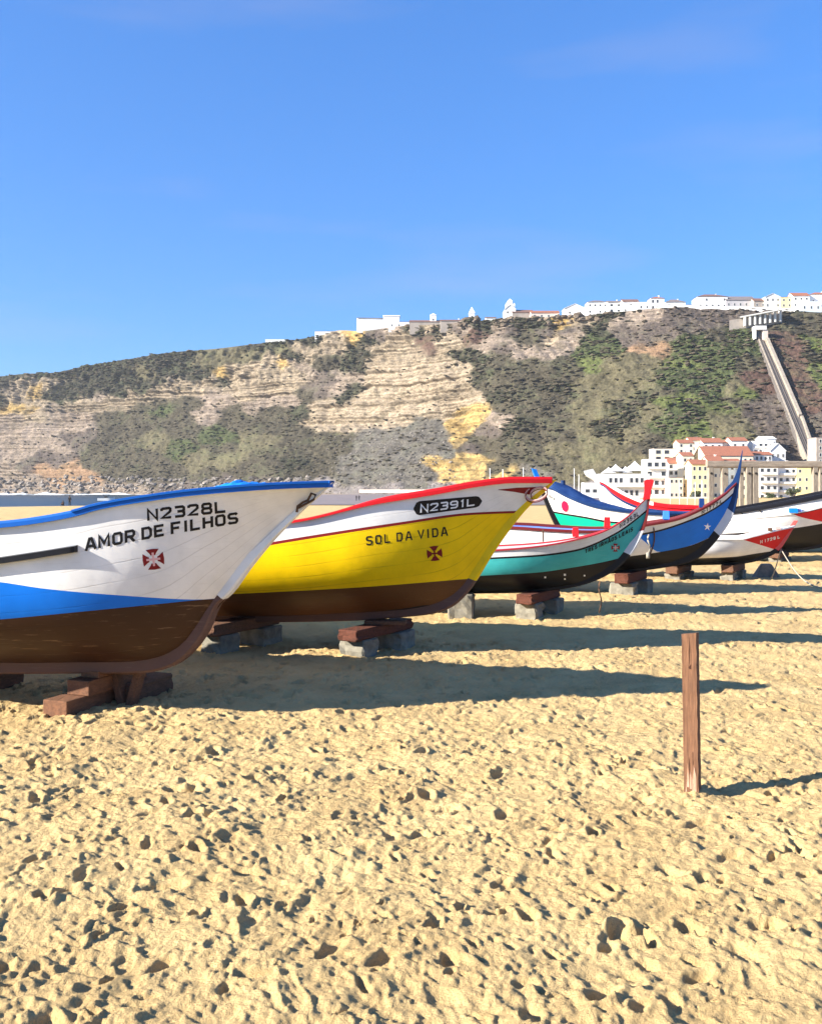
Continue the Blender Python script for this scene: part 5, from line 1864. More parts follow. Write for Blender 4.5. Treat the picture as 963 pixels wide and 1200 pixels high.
# ------------------------------------------------------------------ town
WALLC = {'white': ((0.80, 0.79, 0.76), (0.68, 0.66, 0.62)), 'cream': ((0.78, 0.70, 0.52), (0.66, 0.58, 0.42)), 'yellow': ((0.80, 0.68, 0.34), (0.70, 0.58, 0.28)), 'pink': ((0.70, 0.56, 0.47), (0.58, 0.46, 0.40)),
         'paleblue': ((0.66, 0.76, 0.82), (0.58, 0.68, 0.75)), 'grey': ((0.50, 0.47, 0.46), (0.40, 0.38, 0.38)), 'stone': ((0.36, 0.31, 0.26), (0.24, 0.21, 0.18))}
for c, (a, b) in WALLC.items():
    M['wall_' + c] = rough_mat('wall_' + c, a, b, scale=0.35, bump=0.1, lo=0.45, hi=0.8)
M['roof_tile'] = rough_mat('terracotta_tiles', (0.36, 0.135, 0.075), (0.23, 0.095, 0.06), scale=1.2, stretch=(1, 1, 3), bump=0.6, dist=0.1)
M['roof_brown'] = rough_mat('old_brown_tiles', (0.20, 0.105, 0.075), (0.14, 0.085, 0.065), scale=1.2, stretch=(1, 1, 3), bump=0.6, dist=0.1)
M['roof_grey'] = rough_mat('grey_roof', (0.20, 0.17, 0.16), (0.14, 0.12, 0.12), scale=1.0, bump=0.4)
M['roof_white'] = rough_mat('white_roof', (0.78, 0.77, 0.74), (0.65, 0.64, 0.62), scale=1.0, bump=0.2)
k = NT('window_glass')
k.b.inputs['Base Color'].default_value = (0.035, 0.04, 0.05, 1)
k.b.inputs['Roughness'].default_value = 0.2
M['window'] = k.m
M['trim'] = plain('stone_trim', (0.72, 0.70, 0.64), 0.8)
M['shutter_green'] = plain('shutter_green', (0.05, 0.12, 0.08))
M['canvas'] = plain('white_canvas', (0.82, 0.81, 0.79), 0.8)


def house(name, u0, u1, y0, y1, D, depth, wall, roof, rk, label, cat, cols=0, rows=0, rise=None, rz=0.0, group=None, base_extra=3.0, balcony=False, chimney=False, wsize=(0.95, 1.35), door=False, parapet=True):
    """u0,u1: columns of its front; y0 (eaves), y1 (foot) rows; D: distance of the front"""
    x0, x1 = xat(u0, D), xat(u1, D)
    W_, zt, zb = x1 - x0, zat(y0, D), zat(y1, D)
    root = thing(name, ((x0 + x1) / 2, D + depth / 2, zb), label, cat, group)
    hr_ = random.Random(int(u0 * 7 + y0 * 3))
    if rk.startswith('gable') or rk == 'hip':
        chimney = chimney or hr_.random() < 0.45
    wsize = (wsize[0] * hr_.uniform(0.85, 1.15), wsize[1] * hr_.uniform(0.85, 1.2))
    R = Matrix.Rotation(rz, 3, 'Z')
    cx_, cy_ = (x0 + x1) / 2, D + depth / 2

    def wp(x, y, z):
        q = R @ Vector((x, y, 0))
        return Vector((cx_ + q.x, cy_ + q.y, z))
    hw, hd = W_ / 2, depth / 2
    # wall with the gable ends
    mb = MB()
    bz = zb - base_extra
    rise_ = rise if rise is not None else W_ * 0.18
    pts = [wp(-hw, -hd, bz), wp(hw, -hd, bz), wp(hw, hd, bz), wp(-hw, hd, bz), wp(-hw, -hd, zt), wp(hw, -hd, zt), wp(hw, hd, zt), wp(-hw, hd, zt)]
    fs = [(0, 1, 5, 4), (1, 2, 6, 5), (2, 3, 7, 6), (3, 0, 4, 7)]
    if rk == 'gable_x':      # ridge along x: gables at the sides
        pts += [wp(-hw, 0, zt + rise_), wp(hw, 0, zt + rise_)]
        fs += [(7, 4, 8), (5, 6, 9)]
    elif rk == 'gable_y':    # ridge runs away: gable faces us
        pts += [wp(0, -hd, zt + rise_), wp(0, hd, zt + rise_)]
        fs += [(4, 5, 8), (6, 7, 9)]
    mb.add(pts, fs)
    wl_ = mb.build('wall', M['wall_' + wall], root)
    ov, th = 0.35, 0.18
    mb = MB()
    if rk in ('gable_x', 'gable_y'):
        for sg in (-1, 1):
            if rk == 'gable_x':
                a_ = [(-hw - ov, sg * (hd + ov), zt - rise_ * ov / hd), (hw + ov, sg * (hd + ov), zt - rise_ * ov / hd), (hw + ov, 0, zt + rise_), (-hw - ov, 0, zt + rise_)]
            else:
                a_ = [(sg * (hw + ov), -hd - ov, zt - rise_ * ov / hw), (sg * (hw + ov), hd + ov, zt - rise_ * ov / hw), (0, hd + ov, zt + rise_), (0, -hd - ov, zt + rise_)]
            lo = [wp(x, y, z + 0.015) for x, y, z in a_]
            hi = [wp(x, y, z + th) for x, y, z in a_]
            mb.add(lo + hi, [(3, 2, 1, 0), (4, 5, 6, 7)] + [(i, (i + 1) % 4, 4 + (i + 1) % 4, 4 + i) for i in range(4)])
    elif rk == 'hip':
        r_ = min(hw, hd) * 0.95
        e_ = [wp(-hw - ov, -hd - ov, zt + 0.01), wp(hw + ov, -hd - ov, zt + 0.01), wp(hw + ov, hd + ov, zt + 0.01), wp(-hw - ov, hd + ov, zt + 0.01)]
        if hw > hd:
            t_ = [wp(-hw + r_, 0, zt + rise_), wp(hw - r_, 0, zt + rise_)]
            mb.add(e_ + t_, [(3, 2, 1, 0), (0, 1, 5, 4), (1, 2, 5), (2, 3, 4, 5), (3, 0, 4)])
        else:
            t_ = [wp(0, -hd + r_, zt + rise_), wp(0, hd - r_, zt + rise_)]
            mb.add(e_ + t_, [(3, 2, 1, 0), (0, 1, 4), (1, 2, 5, 4), (2, 3, 5), (3, 0, 4, 5)])
    elif rk == 'pyramid':
        e_ = [wp(-hw - ov, -hd - ov, zt + 0.01), wp(hw + ov, -hd - ov, zt + 0.01), wp(hw + ov, hd + ov, zt + 0.01), wp(-hw - ov, hd + ov, zt + 0.01), wp(0, 0, zt + rise_)]
        mb.add(e_, [(3, 2, 1, 0), (0, 1, 4), (1, 2, 4), (2, 3, 4), (3, 0, 4)])
    elif rk == 'tent':
        # concave marquee peak
        n = 8
        rings = []
        for i in range(n + 1):
            q = i / n
            s_ = (1 - q) ** 1.0
            zz = zt + rise_ * (1 - (1 - q) ** 0.0 if False else q ** 1.0) if False else zt + rise_ * (1 - math.sqrt(max(0.0, 1 - q)) * 1.0 if False else (q * 0.45 + 0.55 * q ** 3))
            rings.append([wp(x * (hw + ov) * s_ + (0.0), y * (hd + ov) * s_, zz) for x, y in ((-1, -1), (1, -1), (1, 1), (-1, 1))])
        vs = [p for r__ in rings for p in r__]
        mb.add(vs, [(i * 4 + j, i * 4 + (j + 1) % 4, (i + 1) * 4 + (j + 1) % 4, (i + 1) * 4 + j) for i in range(n) for j in range(4)])
    else:                   # flat with a low parapet
        mb.add([wp(-hw - 0.05, -hd - 0.05, zt + 0.003), wp(hw + 0.05, -hd - 0.05, zt + 0.003), wp(hw + 0.05, hd + 0.05, zt + 0.003), wp(-hw - 0.05, hd + 0.05, zt + 0.003),
                wp(-hw - 0.05, -hd - 0.05, zt + 0.3), wp(hw + 0.05, -hd - 0.05, zt + 0.3), wp(hw + 0.05, hd + 0.05, zt + 0.3), wp(-hw - 0.05, hd + 0.05, zt + 0.3)],
               [(3, 2, 1, 0), (4, 5, 6, 7), (0, 1, 5, 4), (1, 2, 6, 5), (2, 3, 7, 6), (3, 0, 4, 7)])
    rf = mb.build('roof', M[roof], root)
    if chimney:
        mb = MB()
        q = wp(hw * 0.45, hd * 0.1, 0)
        zz = zt + rise_ * 0.3
        mb.box((q.x, q.y, zz + 0.8), (0.7, 0.7, 2.4), rz)
        mb.box((q.x, q.y, zz + 2.1), (0.95, 0.95, 0.2), rz)
        mb.build('chimney', M['wall_white'], rf)
    # windows: one mesh each, glass set back in a pale surround; both seen walls
    if cols and rows:
        H = zt - zb
        proto = None
        for i in range(rows):
            for j in range(cols):
                x = -hw + W_ * (j + 0.5) / cols
                z = zb + H * (i + 0.5) / rows
                ww, wh = min(wsize[0], W_ / cols * 0.6) / 2, min(wsize[1], H / rows * 0.62) / 2
                if rows * cols > 5 and hr_.random() < 0.14:
                    continue
                is_door = door and i == 0 and j == cols // 2
                if is_door:
                    z = zb + wh * 1.35
                    wh *= 1.35
                mb = MB()
                fr = 0.14
                a_ = [(-ww, -wh), (ww, -wh), (ww, wh), (-ww, wh)]
                b_ = [(-ww - fr, -wh - fr), (ww + fr, -wh - fr), (ww + fr, wh + fr), (-ww - fr, wh + fr)]
                yo, yi = -hd - 0.07, -hd - 0.015
                vs = [wp(x + p_, yo, z + q_) for p_, q_ in a_] + [wp(x + p_, yo, z + q_) for p_, q_ in b_] + [wp(x + p_, yi, z + q_) for p_, q_ in a_] + [wp(x + p_, -hd, z + q_) for p_, q_ in b_]
                fs, ms = [], []
                for e_ in range(4):
                    f_ = (e_ + 1) % 4
                    fs += [(e_, f_, 4 + f_, 4 + e_), (e_, 8 + e_, 8 + f_, f_), (4 + e_, 4 + f_, 12 + f_, 12 + e_)]
                    ms += [0, 0, 0]
                fs.append((8, 9, 10, 11))
                ms.append(1)
                b0 = len(mb.v)
                mb.add(vs, [])
                mb.f += fs
                mb.m += ms
                mb.build('door' if is_door else 'window', [M['trim'], M['window']], root)
        if balcony:
            for i in range(1, rows):
                z = zb + H * i / rows
                mb = MB()
                q = wp(0, -hd - 0.55, 0)
                mb.box((q.x, q.y, z + 0.05), (W_ * 0.86, 1.05, 0.16), rz)
                q = wp(0, -hd - 1.0, 0)
                mb.box((q.x, q.y, z + 0.56), (W_ * 0.86, 0.08, 0.86), rz)
                mb.build('balcony', M['trim'], root)
    return root


GT_ = 'houses along the clifftop'
GL_ = 'buildings of the lower town'


def top_house(u0, u1, y0, y1, wall, roof, rk, label, back=6, depth=9, **kw):
    um = (u0 + u1) / 2
    return house(kw.pop('name', 'clifftop_house'), u0, u1, y0, y1, float(DT(um)) + back, depth, wall, roof, rk, label, kw.pop('cat', 'house'), group=GT_, base_extra=5, **kw)


top_house(311, 338, 398, 402, 'white', 'roof_white', 'flat', 'long low white wall building alone near the left end of the clifftop', depth=6)
top_house(369, 398, 388.5, 393, 'white', 'roof_grey', 'flat', 'flat white clifftop building left of the yellow ledge', depth=6)
top_house(418, 448, 373, 386, 'white', 'roof_brown', 'gable_x', 'plain white clifftop house with thin brown roof, first of a pair', rise=1.2, depth=12, rz=0.1)
top_house(449, 468, 370.5, 384, 'white', 'roof_white', 'gable_x', 'taller plain white clifftop house right of its pair', rise=1.4, depth=10, back=9)
top_house(455, 480, 377.5, 385, 'white', 'roof_brown', 'flat', 'low white clifftop annexe in front of the taller white house', back=3, depth=5, cols=3, rows=1)
top_house(480, 520, 377, 384, 'stone', 'roof_brown', 'gable_x', 'long low stone house with brown roof beside the little white tower', rise=1.8, depth=10)
top_house(504, 511, 369, 380, 'white', 'roof_white', 'pyramid', 'tiny white tower rising over the brown roofs', rise=1.5, depth=4, back=12, name='bell_tower', cat='tower', cols=1, rows=1)
top_house(516, 546, 376, 383, 'stone', 'roof_brown', 'gable_x', 'second long brown roofed stone house left of the white chapel on the rock', rise=1.5, depth=10, back=4)
top_house(549.5, 556, 366.5, 376, 'white', 'roof_white', 'pyramid', 'little white chapel with pointed roof perched on the rim rock', rise=4.6, depth=4, back=2, name='chapel', cat='chapel', cols=1, rows=1)
top_house(569, 581, 372.5, 379, 'white', 'roof_brown', 'gable_x', 'small white cottage between the chapel and the church', rise=1.0, depth=7)
# church
ch = top_house(591.5, 604, 362, 378, 'white', 'roof_white', 'gable_y', 'white clifftop church with a stepped bell gable', rise=3.0, depth=16, name='church', cat='church', cols=2, rows=2)
Dc = float(DT(598)) + 5.9
mb = MB()
for (u, yb, yt, w_) in ((597.5, 364, 352.5, 3.4), (593.5, 364, 357, 1.7), (602, 364, 356.5, 1.7)):
    mb.box((xat(u, Dc), Dc + 2.0, (zat(yb, Dc) + zat(yt, Dc)) / 2), (w_, 2.2, zat(yt, Dc) - zat(yb, Dc)))
    mb.add([(xat(u, Dc) - w_ * 0.55, Dc + 0.8, zat(yt, Dc)), (xat(u, Dc) + w_ * 0.55, Dc + 0.8, zat(yt, Dc)), (xat(u, Dc) + w_ * 0.55, Dc + 3.2, zat(yt, Dc)), (xat(u, Dc) - w_ * 0.55, Dc + 3.2, zat(yt, Dc)), (xat(u, Dc), Dc + 2, zat(yt, Dc) + 1.9)], [(3, 2, 1, 0), (0, 1, 4), (1, 2, 4), (2, 3, 4), (3, 0, 4)])
mb.build('bell_gable', M['wall_white'], ch)
top_house(600, 624, 366, 375, 'stone', 'roof_brown', 'gable_x', 'long brown roofed nave building adjoining the white church', rise=2.4, depth=10, back=9)
top_house(622, 655, 366.5, 374, 'pink', 'roof_tile', 'gable_x', 'low house with reddish roof right of the church', rise=2.0, depth=9, cols=4, rows=1)
top_house(661, 686, 361.5, 371, 'white', 'roof_white', 'gable_y', 'white gabled clifftop house with pale roof above the cream ledge', rise=3.2, depth=10, cols=2, rows=1)
top_house(688, 712, 354, 369, 'white', 'roof_grey', 'hip', 'two storey white clifftop house with hipped grey roof and dark windows', rise=2.0, depth=10, cols=4, rows=2)
top_house(712, 729, 354.5, 367, 'white', 'roof_grey', 'gable_x', 'white clifftop house with dark gallery, attached right of the hipped one', rise=1.8, depth=9, back=8, cols=2, rows=2, wsize=(1.6, 1.6))
top_house(729.5, 748, 353.5, 367, 'white', 'roof_brown', 'gable_x', 'bright white clifftop house stepping down to a terrace', rise=2.2, depth=9, cols=3, rows=2)
top_house(747, 762, 354.5, 365, 'white', 'roof_white', 'flat', 'small flat roofed white clifftop house between two taller ones', depth=8, back=4, cols=2, rows=1)
top_house(762, 778, 349.5, 364, 'white', 'roof_tile', 'hip', 'tall narrow white clifftop house with dark upper windows', rise=1.8, depth=9, cols=3, rows=2, wsize=(1.2, 1.6), chimney=True)
top_house(779.5, 803, 354, 363, 'white', 'roof_grey', 'hip', 'white clifftop house with low grey hipped roof and wide windows', rise=2.6, depth=10, cols=3, rows=1, wsize=(2.2, 1.8))
top_house(803, 817, 357.5, 363, 'white', 'roof_grey', 'flat', 'low white clifftop shed left of the big white house', depth=6)
top_house(817, 852, 347.5, 362, 'white', 'roof_brown', 'hip', 'big white clifftop house with brown hipped roof and chimney', rise=2.6, depth=13, cols=5, rows=2, chimney=True)
top_house(850, 884, 351.5, 362, 'grey', 'roof_grey', 'gable_x', 'long clifftop house with broad dark grey roof', rise=3.2, depth=12, back=9, cols=5, rows=1)
top_house(883, 897, 352.5, 362, 'stone', 'roof_brown', 'gable_x', 'small brown clifftop house left of the narrow white gable', rise=2.2, depth=9, cols=2, rows=1)
top_house(896, 914, 348, 361, 'white', 'roof_white', 'gable_y', 'white gable fronted clifftop house beside the yellow one', rise=2.2, depth=10, cols=3, rows=2)
top_house(914.5, 928, 348.5, 361, 'yellow', 'roof_brown', 'flat', 'square yellow clifftop house with dark eaves', depth=9, cols=2, rows=2)
top_house(928.5, 948, 346.5, 361, 'white', 'roof_tile', 'gable_x', 'white clifftop house with terracotta roof right of the yellow house', rise=2.6, depth=10, cols=3, rows=2)
top_house(938, 962, 353.5, 367, 'paleblue', 'roof_white', 'flat', 'pale blue flat clifftop house low on the rim at right', back=2, depth=7, cols=3, rows=1)
top_house(948, 975, 345, 361, 'white', 'roof_tile', 'hip', 'tall white clifftop house behind the pale blue one', rise=2.4, depth=12, back=12, cols=3, rows=3)
top_house(976, 1010, 350, 366, 'white', 'roof_tile', 'gable_x', 'white clifftop house just past the right edge', rise=2.6, depth=11, cols=4, rows=2)

# long white terrace wall on the rim
mb = MB()
for i in range(12):
    a_, b_ = 770 + i * 13.4, 770 + (i + 1) * 13.4
    Da, Db_ = float(DT(a_)) - 1.2, float(DT(b_)) - 1.2
    za, zb_ = float(ztop(a_)), float(ztop(b_))
    for (D_, s_) in ((0, 1),):
        pa, pb = (xat(a_, Da), Da), (xat(b_, Db_), Db_)
        vs = [(pa[0], pa[1], za - 3.5), (pb[0], pb[1], zb_ - 3.5), (pb[0], pb[1] + 0.5, zb_ - 3.5), (pa[0], pa[1] + 0.5, za - 3.5), (pa[0], pa[1], za + 0.7), (pb[0], pb[1], zb_ + 0.7), (pb[0], pb[1] + 0.5, zb_ + 0.7), (pa[0], pa[1] + 0.5, za + 0.7)]
        mb.add(vs, [(4, 5, 6, 7), (0, 1, 5, 4), (2, 3, 7, 6)] + ([(3, 0, 4, 7)] if i == 0 else []) + ([(1, 2, 6, 5)] if i == 11 else []))
tag(mb.build('terrace_wall', M['wall_white'], loc=(xat(850, 612), 612, 104)), 'long white terrace wall along the cliff rim below the right hand houses', 'wall')

# retaining wall with buttresses above the funicular
rw_ = thing('retaining_wall', (xat(885, 590), 590, 95), 'pale stone retaining wall with a row of buttresses above the inclined track', 'wall')


def ww_(u, y, lift):
    tt = np.linspace(0, 1, 300)
    _, d, zz = cliff_point(np.full(300, float(u)), tt)
    py = HY - (zz - EYE) / d * F
    D_ = float(np.interp(-y, -py, d)) - lift
    return at(u, y, D_)


mb = MB()
nn_ = 14
vs = []
for i in range(nn_ + 1):
    u = 854 + (916 - 854) * i / nn_
    yt, yb = 375.5 - 13 * i / nn_ * 0.9, 384 - 8 * i / nn_
    D_ = ww_(u, yb, 2.5).y
    vs += [at(u, yb + 3, D_), at(u, yt, D_), at(u, yt, D_ + 5)]
mb.add(vs, [(i * 3 + j, (i + 1) * 3 + j, (i + 1) * 3 + j + 1, i * 3 + j + 1) for i in range(nn_) for j in range(2)])
mb.build('wall', M['wall_stone'], rw_)
for i in range(8):
    u = 872 + i * 5.9
    q = (u - 854) / 62
    yt, yb = 375 - 11.7 * q, 384.5 - 8 * q
    D_ = ww_(u, yb, 3.6).y
    a_, b_ = at(u - 1.0, yb, D_), at(u + 1.0, yt, D_)
    mb = MB()
    mb.box(((a_.x + b_.x) / 2, D_, (a_.z + b_.z) / 2), (b_.x - a_.x, 1.8, b_.z - a_.z))
    mb.build('buttress', M['trim'], rw_)
mb = MB()
for i in range(10):
    u0_, u1_ = 866 + i * 5, 866 + (i + 1) * 5
    q0, q1 = (u0_ - 854) / 62, (u1_ - 854) / 62
    D_ = ww_(u0_, 382, 3.6).y
    a_, b_ = at(u0_, 375 - 11.7 * q0, D_), at(u1_, 375 - 11.7 * q1, D_)
    mb.add([a_ + Vector((0, -1, 0)), b_ + Vector((0, -1, 0)), b_ + Vector((0, 3, 0)), a_ + Vector((0, 3, 0)), a_ + Vector((0, -1, 0.8)), b_ + Vector((0, -1, 0.8)), b_ + Vector((0, 3, 0.8)), a_ + Vector((0, 3, 0.8))], [(0, 1, 5, 4), (4, 5, 6, 7), (3, 2, 1, 0)])
mb.build('coping', M['trim'], rw_)

# ------------------------------------------------------------------ funicular
M['track_bed'] = rough_mat('track_bed', (0.14, 0.122, 0.108), (0.09, 0.08, 0.072), scale=0.8, bump=0.4)
M['track_wall'] = rough_mat('track_wall', (0.36, 0.31, 0.24), (0.24, 0.20, 0.16), scale=0.6, bump=0.4)
M['rail_steel'] = plain('rail_steel', (0.10, 0.085, 0.075), 0.5)
fn = thing('funicular_track', (xat(918, 520), 520, 50), 'straight inclined funicular track climbing the green hillside at the right', 'railway')


def lane(name, tops, bots, dz, thick_, mat, lift=1.5, n=26):
    """a ribbon on the hillside between two lists (u_left, u_right, y)"""
    mb_ = MB()
    L_ = [tops, bots]
    vs = []
    for i in range(n + 1):
        q = i / n
        ul, ur, y = [tops[k_] + (bots[k_] - tops[k_]) * q for k_ in range(3)]
        D_ = ww_((ul + ur) / 2, y, lift).y
        a_, b_ = at(ul, y, D_), at(ur, y, D_)
        vs += [a_ + Vector((0, 0, dz)), b_ + Vector((0, 0, dz)), b_ + Vector((0, 2.5, dz - thick_)), a_ + Vector((0, 2.5, dz - thick_))]
    fs = [(i * 4 + j, (i + 1) * 4 + j, (i + 1) * 4 + (j + 1) % 4, i * 4 + (j + 1) % 4) for i in range(n) for j in range(4)]
    mb_.add(vs, fs + [(0, 1, 2, 3), (4 * n + 3, 4 * n + 2, 4 * n + 1, 4 * n)])
    return mb_.build(name, mat, fn)


lane('track_bed', (884.5, 898, 392), (946, 957.5, 541), 0, 4, M['track_bed'], lift=5.0)
lane('side_wall', (884, 885.6, 389), (945.5, 947, 541), 0.9, 5, M['track_wall'], lift=5.0)
lane('parapet', (897.0, 900.6, 399), (935.5, 939.5, 489), 1.6, 6, M['track_wall'], lift=5.2)
lane('parapet', (938.3, 940.6, 489.5), (955.5, 959.5, 541), 1.2, 6, M['track_wall'], lift=5.2)
lane('walkway', (892.2, 894.2, 392), (942.5, 944.2, 500), 0.6, 3, M['track_wall'], lift=5.0)
for a_, b_ in (((887.4, 888.0), (950.0, 950.5)), ((890.0, 890.6), (952.4, 952.9))):
    lane('rail', (a_[0], a_[1], 392), (b_[0], b_[1], 541), 0.45, 1, M['rail_steel'], lift=5.0)
D_ = ww_(893, 396, 7).y
st = thing('funicular_station', tuple(at(893, 398, D_)), 'small white station portal at the top of the inclined track', 'station')
mb = MB()
a_, b_ = at(884, 382.0, D_), at(897, 386.5, D_)
mb.box(((a_.x + b_.x) / 2, D_ + 2, (a_.z + b_.z) / 2), (b_.x - a_.x, 6, a_.z - b_.z))
mb.build('roof', M['wall_white'], st)
mb = MB()
a_, b_ = at(893, 386.7, D_), at(899, 399, D_)
mb.box(((a_.x + b_.x) / 2, D_ + 2, (a_.z + b_.z) / 2), (b_.x - a_.x, 5, a_.z - b_.z))
mb.build('wall', M['wall_pink'], st)
mb = MB()
a_, b_ = at(885.5, 386.7, D_), at(892.8, 397, D_)
mb.box(((a_.x + b_.x) / 2, D_ + 3.5, (a_.z + b_.z) / 2), (b_.x - a_.x, 3, a_.z - b_.z))
mb.build('portal', M['window'], st)
mb = MB()
a_, b_ = at(884.2, 386.7, D_), at(885.3, 397, D_)
mb.box(((a_.x + b_.x) / 2, D_ + 2, (a_.z + b_.z) / 2), (b_.x - a_.x, 5, a_.z - b_.z))
mb.build('pillar', M['wall_white'], st)


def low(u0, u1, y0, y1, wall, roof, rk, label, D=None, depth=10, **kw):
    D_ = D if D is not None else slope_D((u0 + u1) / 2, zat(y1, 450)) - 2
    return house(kw.pop('name', 'town_building'), u0, u1, y0, y1, D_, depth, wall, roof, rk, label, kw.pop('cat', 'building'), group=GL_, base_extra=kw.pop('be', 6), **kw)


# upper rows on the slope (far to near)
low(882, 906, 517.5, 533, 'white', 'roof_white', 'flat', 'stepped white building with rows of openings at the top right of the lower town', D=474, cols=4, rows=2, wsize=(1.8, 1.3), balcony=True)
low(893, 908.5, 514.5, 524, 'white', 'roof_white', 'gable_x', 'small white house on top of the stepped white building', D=482, rise=1.4, cols=3, rows=1)
low(902, 920, 528, 540, 'white', 'roof_white', 'gable_y', 'white gable fronted building right of the stepped white building', D=466, rise=3.4, cols=3, rows=1, depth=12)
low(884, 904, 533, 541, 'white', 'roof_tile', 'gable_x', 'low white building with a strip of terracotta roof over the timber beam', D=458, rise=1.6, cols=4, rows=1)
low(856, 875, 516.5, 528, 'white', 'roof_tile', 'gable_x', 'white house with terracotta roof and two dark windows high in the lower town', D=472, rise=1.8, cols=2, rows=1, wsize=(1.1, 1.5))
low(823, 846, 518.5, 528, 'white', 'roof_tile', 'gable_x', 'long white house with terracotta roof and chimney at the top of the lower town', D=470, rise=2.2, cols=3, rows=1, wsize=(1.1, 1.6), chimney=True)
low(808, 824, 516, 529, 'cream', 'roof_tile', 'gable_x', 'cream house with terracotta roof left of the long white house', D=474, rise=1.6, cols=2, rows=2)
low(846, 857, 519, 530, 'pink', 'roof_tile', 'gable_x', 'narrow pinkish house squeezed between two white ones', D=476, rise=1.4, cols=2, rows=1)
low(826, 882, 534, 545, 'cream', 'roof_tile', 'gable_x', 'wide building whose broad terracotta roof spreads below the upper white houses', D=448, rise=4.6, depth=18, cols=9, rows=1)
low(766, 796, 526, 541, 'cream', 'roof_grey', 'flat', 'cream flat roofed block with one wide dark opening, left end of the upper town', D=462, cols=3, rows=2, wsize=(2.4, 1.5))
low(795, 812, 519, 545, 'cream', 'roof_tile', 'gable_x', 'tall cream apartment house beside the yellow one', D=458, rise=1.6, cols=3, rows=4)
low(783, 801, 543, 558, 'white', 'roof_tile', 'gable_x', 'white house with a terracotta roof in the middle of the lower town', D=440, rise=2.6, cols=3, rows=2, wsize=(1.2, 1.3))
low(757, 781, 539, 582, 'white', 'roof_white', 'flat', 'tall white modern block with dark slanting openings', D=428, cols=3, rows=4, wsize=(2.6, 1.8), balcony=True, depth=9)
low(784, 800, 560, 584, 'pink', 'roof_grey', 'flat', 'pinkish three storey block in front of the terracotta house', D=420, cols=3, rows=3)
low(799, 812, 534, 584, 'cream', 'roof_tile', 'gable_x', 'tall narrow cream house left of the yellow block', D=432, rise=1.6, cols=2, rows=5)
low(810, 829, 544, 585, 'yellow', 'roof_tile', 'gable_x', 'bright yellow four storey block with small windows', D=414, rise=2.0, cols=3, rows=4)
low(829, 847, 540, 586, 'cream', 'roof_tile', 'gable_x', 'pale cream block seen between the left posts of the timber frame', D=420, rise=2.0, cols=3, rows=4)
low(847, 868, 543, 586, 'paleblue', 'roof_tile', 'gable_x', 'pale blue block behind the navy horn of the blue boat', D=424, rise=2.0, cols=3, rows=4)
low(868, 889, 545, 587, 'cream', 'roof_tile', 'gable_x', 'cream block behind the paired posts of the timber frame', D=418, rise=2.0, cols=3, rows=4)
low(889, 911, 546, 587, 'white', 'roof_tile', 'gable_x', 'white four storey block with balconies seen under the timber beam', D=416, rise=2.0, cols=3, rows=4, balcony=True, wsize=(1.3, 1.5))
low(911, 933, 547, 587, 'white', 'roof_tile', 'gable_x', 'second white balconied block, left of the yellow one under the timber beam', D=418, rise=2.0, cols=3, rows=4, balcony=True, wsize=(1.3, 1.5))
low(933, 956, 547, 587, 'yellow', 'roof_tile', 'gable_x', 'pale yellow block under the right end of the timber beam', D=417, rise=2.0, cols=3, rows=4)
low(956, 985, 513, 545, 'stone', 'roof_grey', 'flat', 'grey tower block at the right edge beside the foot of the funicular', D=440, cols=3, rows=4)
low(957, 990, 548, 587, 'cream', 'roof_tile', 'gable_x', 'cream block behind the right frame post at the picture edge', D=419, rise=2.0, cols=3, rows=4)

# beach pavilion with marquee roofs
pv = low(706, 761, 556, 585, 'white', 'roof_white', 'flat', 'white two storey beach pavilion with pointed marquee roofs', D=400, depth=12, cols=9, rows=2, wsize=(1.5, 2.2), name='beach_pavilion', cat='pavilion', be=3)
for (u0_, u1_, yb, yt) in ((735, 758, 551.5, 539.5), (716, 732, 552, 543.5), (709, 722, 554, 547), (730, 741, 553.5, 546)):
    D_ = 401.0
    x0, x1 = xat(u0_, D_), xat(u1_, D_)
    zz0, zz1 = zat(yb, D_), zat(yt, D_)
    hw = (x1 - x0) / 2
    mb = MB()
    n = 8
    vs = []
    for i in range(n + 1):
        q = i / n
        s_ = (1 - q) ** 1.25
        for x, y in ((-1, -1), (1, -1), (1, 1), (-1, 1)):
            vs.append(((x0 + x1) / 2 + x * hw * s_, D_ + 5 + y * 4.6 * s_, zz0 + (zz1 - zz0) * q))
    mb.add(vs, [(i * 4 + j, i * 4 + (j + 1) % 4, (i + 1) * 4 + (j + 1) % 4, (i + 1) * 4 + j) for i in range(n) for j in range(4)])
    mb.build('marquee_roof', M['canvas'], pv)
mb = MB()
for k_ in range(14):
    x = xat(708 + k_ * 4, 400)
    mb.tube([(x, 398.6, zat(570, 400)), (x, 398.6, zat(565.6, 400))], 0.06, 5)
mb.box((xat(734, 400), 398.6, zat(565.5, 400)), (xat(761, 400) - xat(707, 400), 0.12, 0.12))
mb.box((xat(734, 400), 399.2, zat(570.5, 400)), (xat(761, 400) - xat(707, 400), 1.5, 0.25))
mb.build('balustrade', M['trim'], pv)
low(684, 701, 566.5, 584, 'white', 'roof_white', 'flat', 'low white kiosk left of the beach pavilion', D=392, depth=6, cols=2, rows=1, wsize=(1.6, 1.4), name='beach_kiosk', cat='kiosk', be=3)

